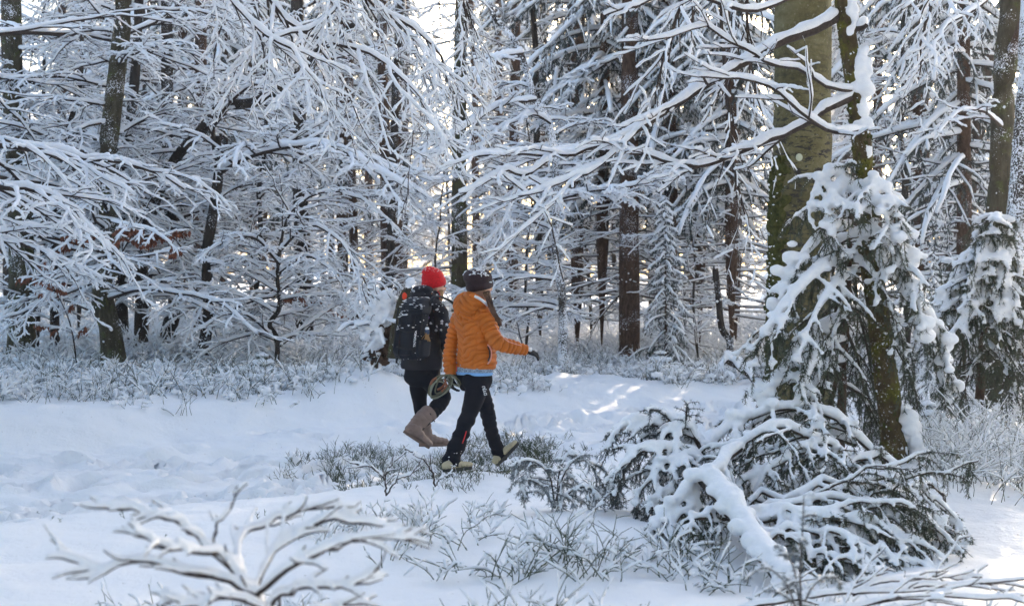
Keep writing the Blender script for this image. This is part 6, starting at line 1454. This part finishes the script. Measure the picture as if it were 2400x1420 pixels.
    for q in np.linspace(0, 2 * np.pi, 44, endpoint=False): ell(g, c + ax * .000 + r1 * np.cos(q) * .082 + f1 * np.sin(q) * .096, AA, (.020, .020, .042), 2)
    m2, V, N_ = remesh_np(g, .005, 1); V = V + N_ * (.004 * n3(V, 22, 17))[:, None]; o = finish(m2, V, 'knit_hat', M['redhat'], t, loc)
    dust(o, V, N_, 120, (V[:, 2] > V[:, 2].max() - .06) & (N_[:, 2] > .1), loc, (.002, .005), sq=.6)
    g = Geo(); n = 40
    P = np.stack([catmull(np.array([W(1031 + rng.normal(0, 2.5), 680, 12.88), W(1034 + rng.normal(0, 2), 692, 12.86), W(1033 + rng.normal(0, 2), 702 + rng.normal(0, 3), 12.85)]), 6) for _ in range(n)]); tube(g, P, tap(np.full(n, .006), 6, .5), 5); g.build('hair', M['hair_y'], t).location = tuple(-loc)
    return t

def backpack():
    fw = np.array([.64, .77, 0]); rt = np.array([.77, -.64, 0]); A = np.array([rt, fw, UP]); Yc = 12.66
    loc = W(968, 844, Yc); t = empty('backpack', loc, 'black backpack dusted with snow, a brush in its side pocket', 'backpack')
    g = Geo(); torso(g, [(962, 842, Yc, .115, .075), (962, 834, Yc, .145, .098), (963, 810, Yc, .145, .096), (966, 775, Yc, .140, .092), (972, 740, Yc, .128, .088), (976, 722, Yc, .118, .085), (978, 714, Yc, .08, .06)], rt, fw, 40, 3.2)
    m2, V, N_ = remesh_np(g, .007, 2); V = V + N_ * (.016 * n3(V, 9, 31))[:, None]; body = finish(m2, V, 'pack_body', M['packb'], t, loc)
    def part(name, rings, m='packb', e=3.0, w=.010):
        g = Geo(); torso(g, rings, rt, fw, 28, e); m2, V_, N2 = remesh_np(g, .007, 2); V_ = V_ + N2 * (w * n3(V_, 12, 7))[:, None]; return finish(m2, V_, name, M[m], t, loc), V_, N2
    lid, VL, NL = part('lid', [(972, 740, Yc - .02, .10, .085), (973, 734, Yc - .02, .135, .108), (977, 716, Yc, .128, .105), (981, 702, Yc + .02, .105, .085), (982, 697, Yc + .02, .06, .05)])
    b = -fw * .100
    def off(px, py, Y, hw, hd, k=1.0):      # ring pushed to the pack's outer face
        c = W(px, py, Y) + b * k; return ((c[0] / c[1]) * FPX + 1200, HOR - (c[2] - CAMZ) / c[1] * FPX, c[1], hw, hd)
    fp, VF, NF = part('front_pocket', [off(962, 832, Yc, .07, .02), off(962, 826, Yc, .10, .040), off(964, 800, Yc, .105, .048), off(969, 770, Yc, .095, .042), off(972, 756, Yc, .06, .02)])
    up_, VU, NU = part('upper_pocket', [off(970, 764, Yc, .05, .02), off(971, 757, Yc, .085, .035), off(974, 738, Yc, .085, .035), off(976, 726, Yc, .05, .02)])
    # side pocket on the wearer's right with a brush in it
    s0 = rt * .155
    def sd(px, py, hw, hd, k=1.0):
        c = W(px, py, Yc) + s0 * k - fw * .01; return ((c[0] / c[1]) * FPX + 1200, HOR - (c[2] - CAMZ) / c[1] * FPX, c[1], hw, hd)
    part('side_pocket', [sd(963, 836, .02, .05), sd(963, 830, .036, .068), sd(964, 812, .042, .072), sd(966, 797, .040, .066), sd(966, 794, .02, .05)])
    strip(t, 'pocket_edging', np.concatenate([VF, V]), [(990, 826), (996, 829), (1001, 828)], .003, 'pink', loc)
    allV = np.concatenate([V, VL, VF, VU])
    for pts in ([(934, 722), (927, 770), (924, 815)], [(948, 716), (940, 760), (934, 820), (936, 838)], [(975, 700), (985, 720), (990, 740), (985, 790), (980, 835)], [(930, 812), (950, 818), (975, 816), (984, 806)], [(936, 772), (955, 778), (978, 776)], [(950, 722), (965, 728), (985, 724)]):
        strip(t, 'strap', allV, pts, .007, 'packd', loc)
    for pts in ([(929, 840), (929, 852), (932, 838)], [(966, 842), (968, 850)], [(975, 842), (978, 848)], [(921, 812), (923, 822)]):
        P = np.array([W(x, y, Yc - .06) for x, y in pts]); g = Geo(); tube(g, catmull(P, 6), np.full(6, .007), 6, cap=True); g.build('strap', M['packd'], t).location = tuple(-loc)
    # shoulder straps over the wearer
    for q in (-1, 1):
        c0 = W(990, 704, Yc) + rt * q * .08; P = catmull(np.array([c0 - UP * .05, c0 + fw * .06 + UP * .03, c0 + fw * .20 + UP * .02, c0 + fw * .36 - UP * .06, c0 + fw * .39 - UP * .22, c0 + fw * .30 + rt * q * .05 - UP * .36]), 20)
        g = Geo(); tube(g, P, np.full(20, .022), 8, squash=.4, cap=True); g.build('shoulder_strap', M['packd'], t).location = tuple(-loc)
    C = project(allV, 973, 794, 5) - np.array([.0, .008, 0]); lettering(t, 'TATONKA', C, np.array([.10, 0, 1.0]), np.array([-1, .6, .10]), .030, 'white_trim', loc, .0012)
    dust(lid, VL, NL, 46, (NL[:, 2] > .3) & (n3(VL, 14, 3) > .0), loc, (.008, .022), sq=.3); dust(up_, VU, NU, 36, (NU[:, 2] > .2) & (n3(VU, 14, 3) > .0), loc, (.008, .020), sq=.3)
    dust(fp, VF, NF, 26, (NF[:, 2] > .3), loc, (.006, .016), sq=.4); dust(body, V, N_, 60, (N_[:, 1] < .3), loc, (.003, .007), sq=.8)
    # the brush is a thing of its own
    lb = W(1000, 790, Yc - .11); tb_ = empty('brush', lb, 'tan-bristled brush standing in the backpack\'s side pocket', 'brush')
    g = Geo(); c = W(1000, 800, Yc - .11); u = unit(np.array([.05, 0, 1])); n = 90
    S = c + np.stack([rng.normal(0, .014, n), rng.normal(0, .008, n), np.zeros(n)], -1); E = W(1001, 781, Yc - .11) + np.stack([rng.normal(0, .007, n), rng.normal(0, .006, n), rng.normal(0, .004, n)], -1)
    P = np.stack([S, (S + E) / 2, E], 1); tube(g, P, np.full((n, 3), .0028), 4); g.build('bristles', mat('bristles', (.42, .24, .10), .7, .3), tb_).location = tuple(-lb)
    g = Geo(); torso(g, [(1001, 783, Yc - .11, .020, .014), (1001, 777, Yc - .11, .024, .017), (1001, 772, Yc - .11, .020, .014), (1001, 770, Yc - .11, .010, .008)], rt, fw, 14, 2); g.build('ferrule', mat('blue_ferrule', (.04, .07, .13), .4, .4), tb_).location = tuple(-lb)
    g = Geo(); blobs(g, [W(1001, 770, Yc - .11)], .020, .7, sub=2, lump=.05); g.build('snow', M['snow'], tb_).location = tuple(-lb)
orange_walker(); leash(); black_walker(); backpack()

for o in scene.objects:
    if o.type == 'MESH' and o.parent and o.name.split('.')[0] in ('snow', 'branches', 'needles', 'moss', 'leaves', 'hair', 'bristles'):
        o['kind'] = 'stuff'
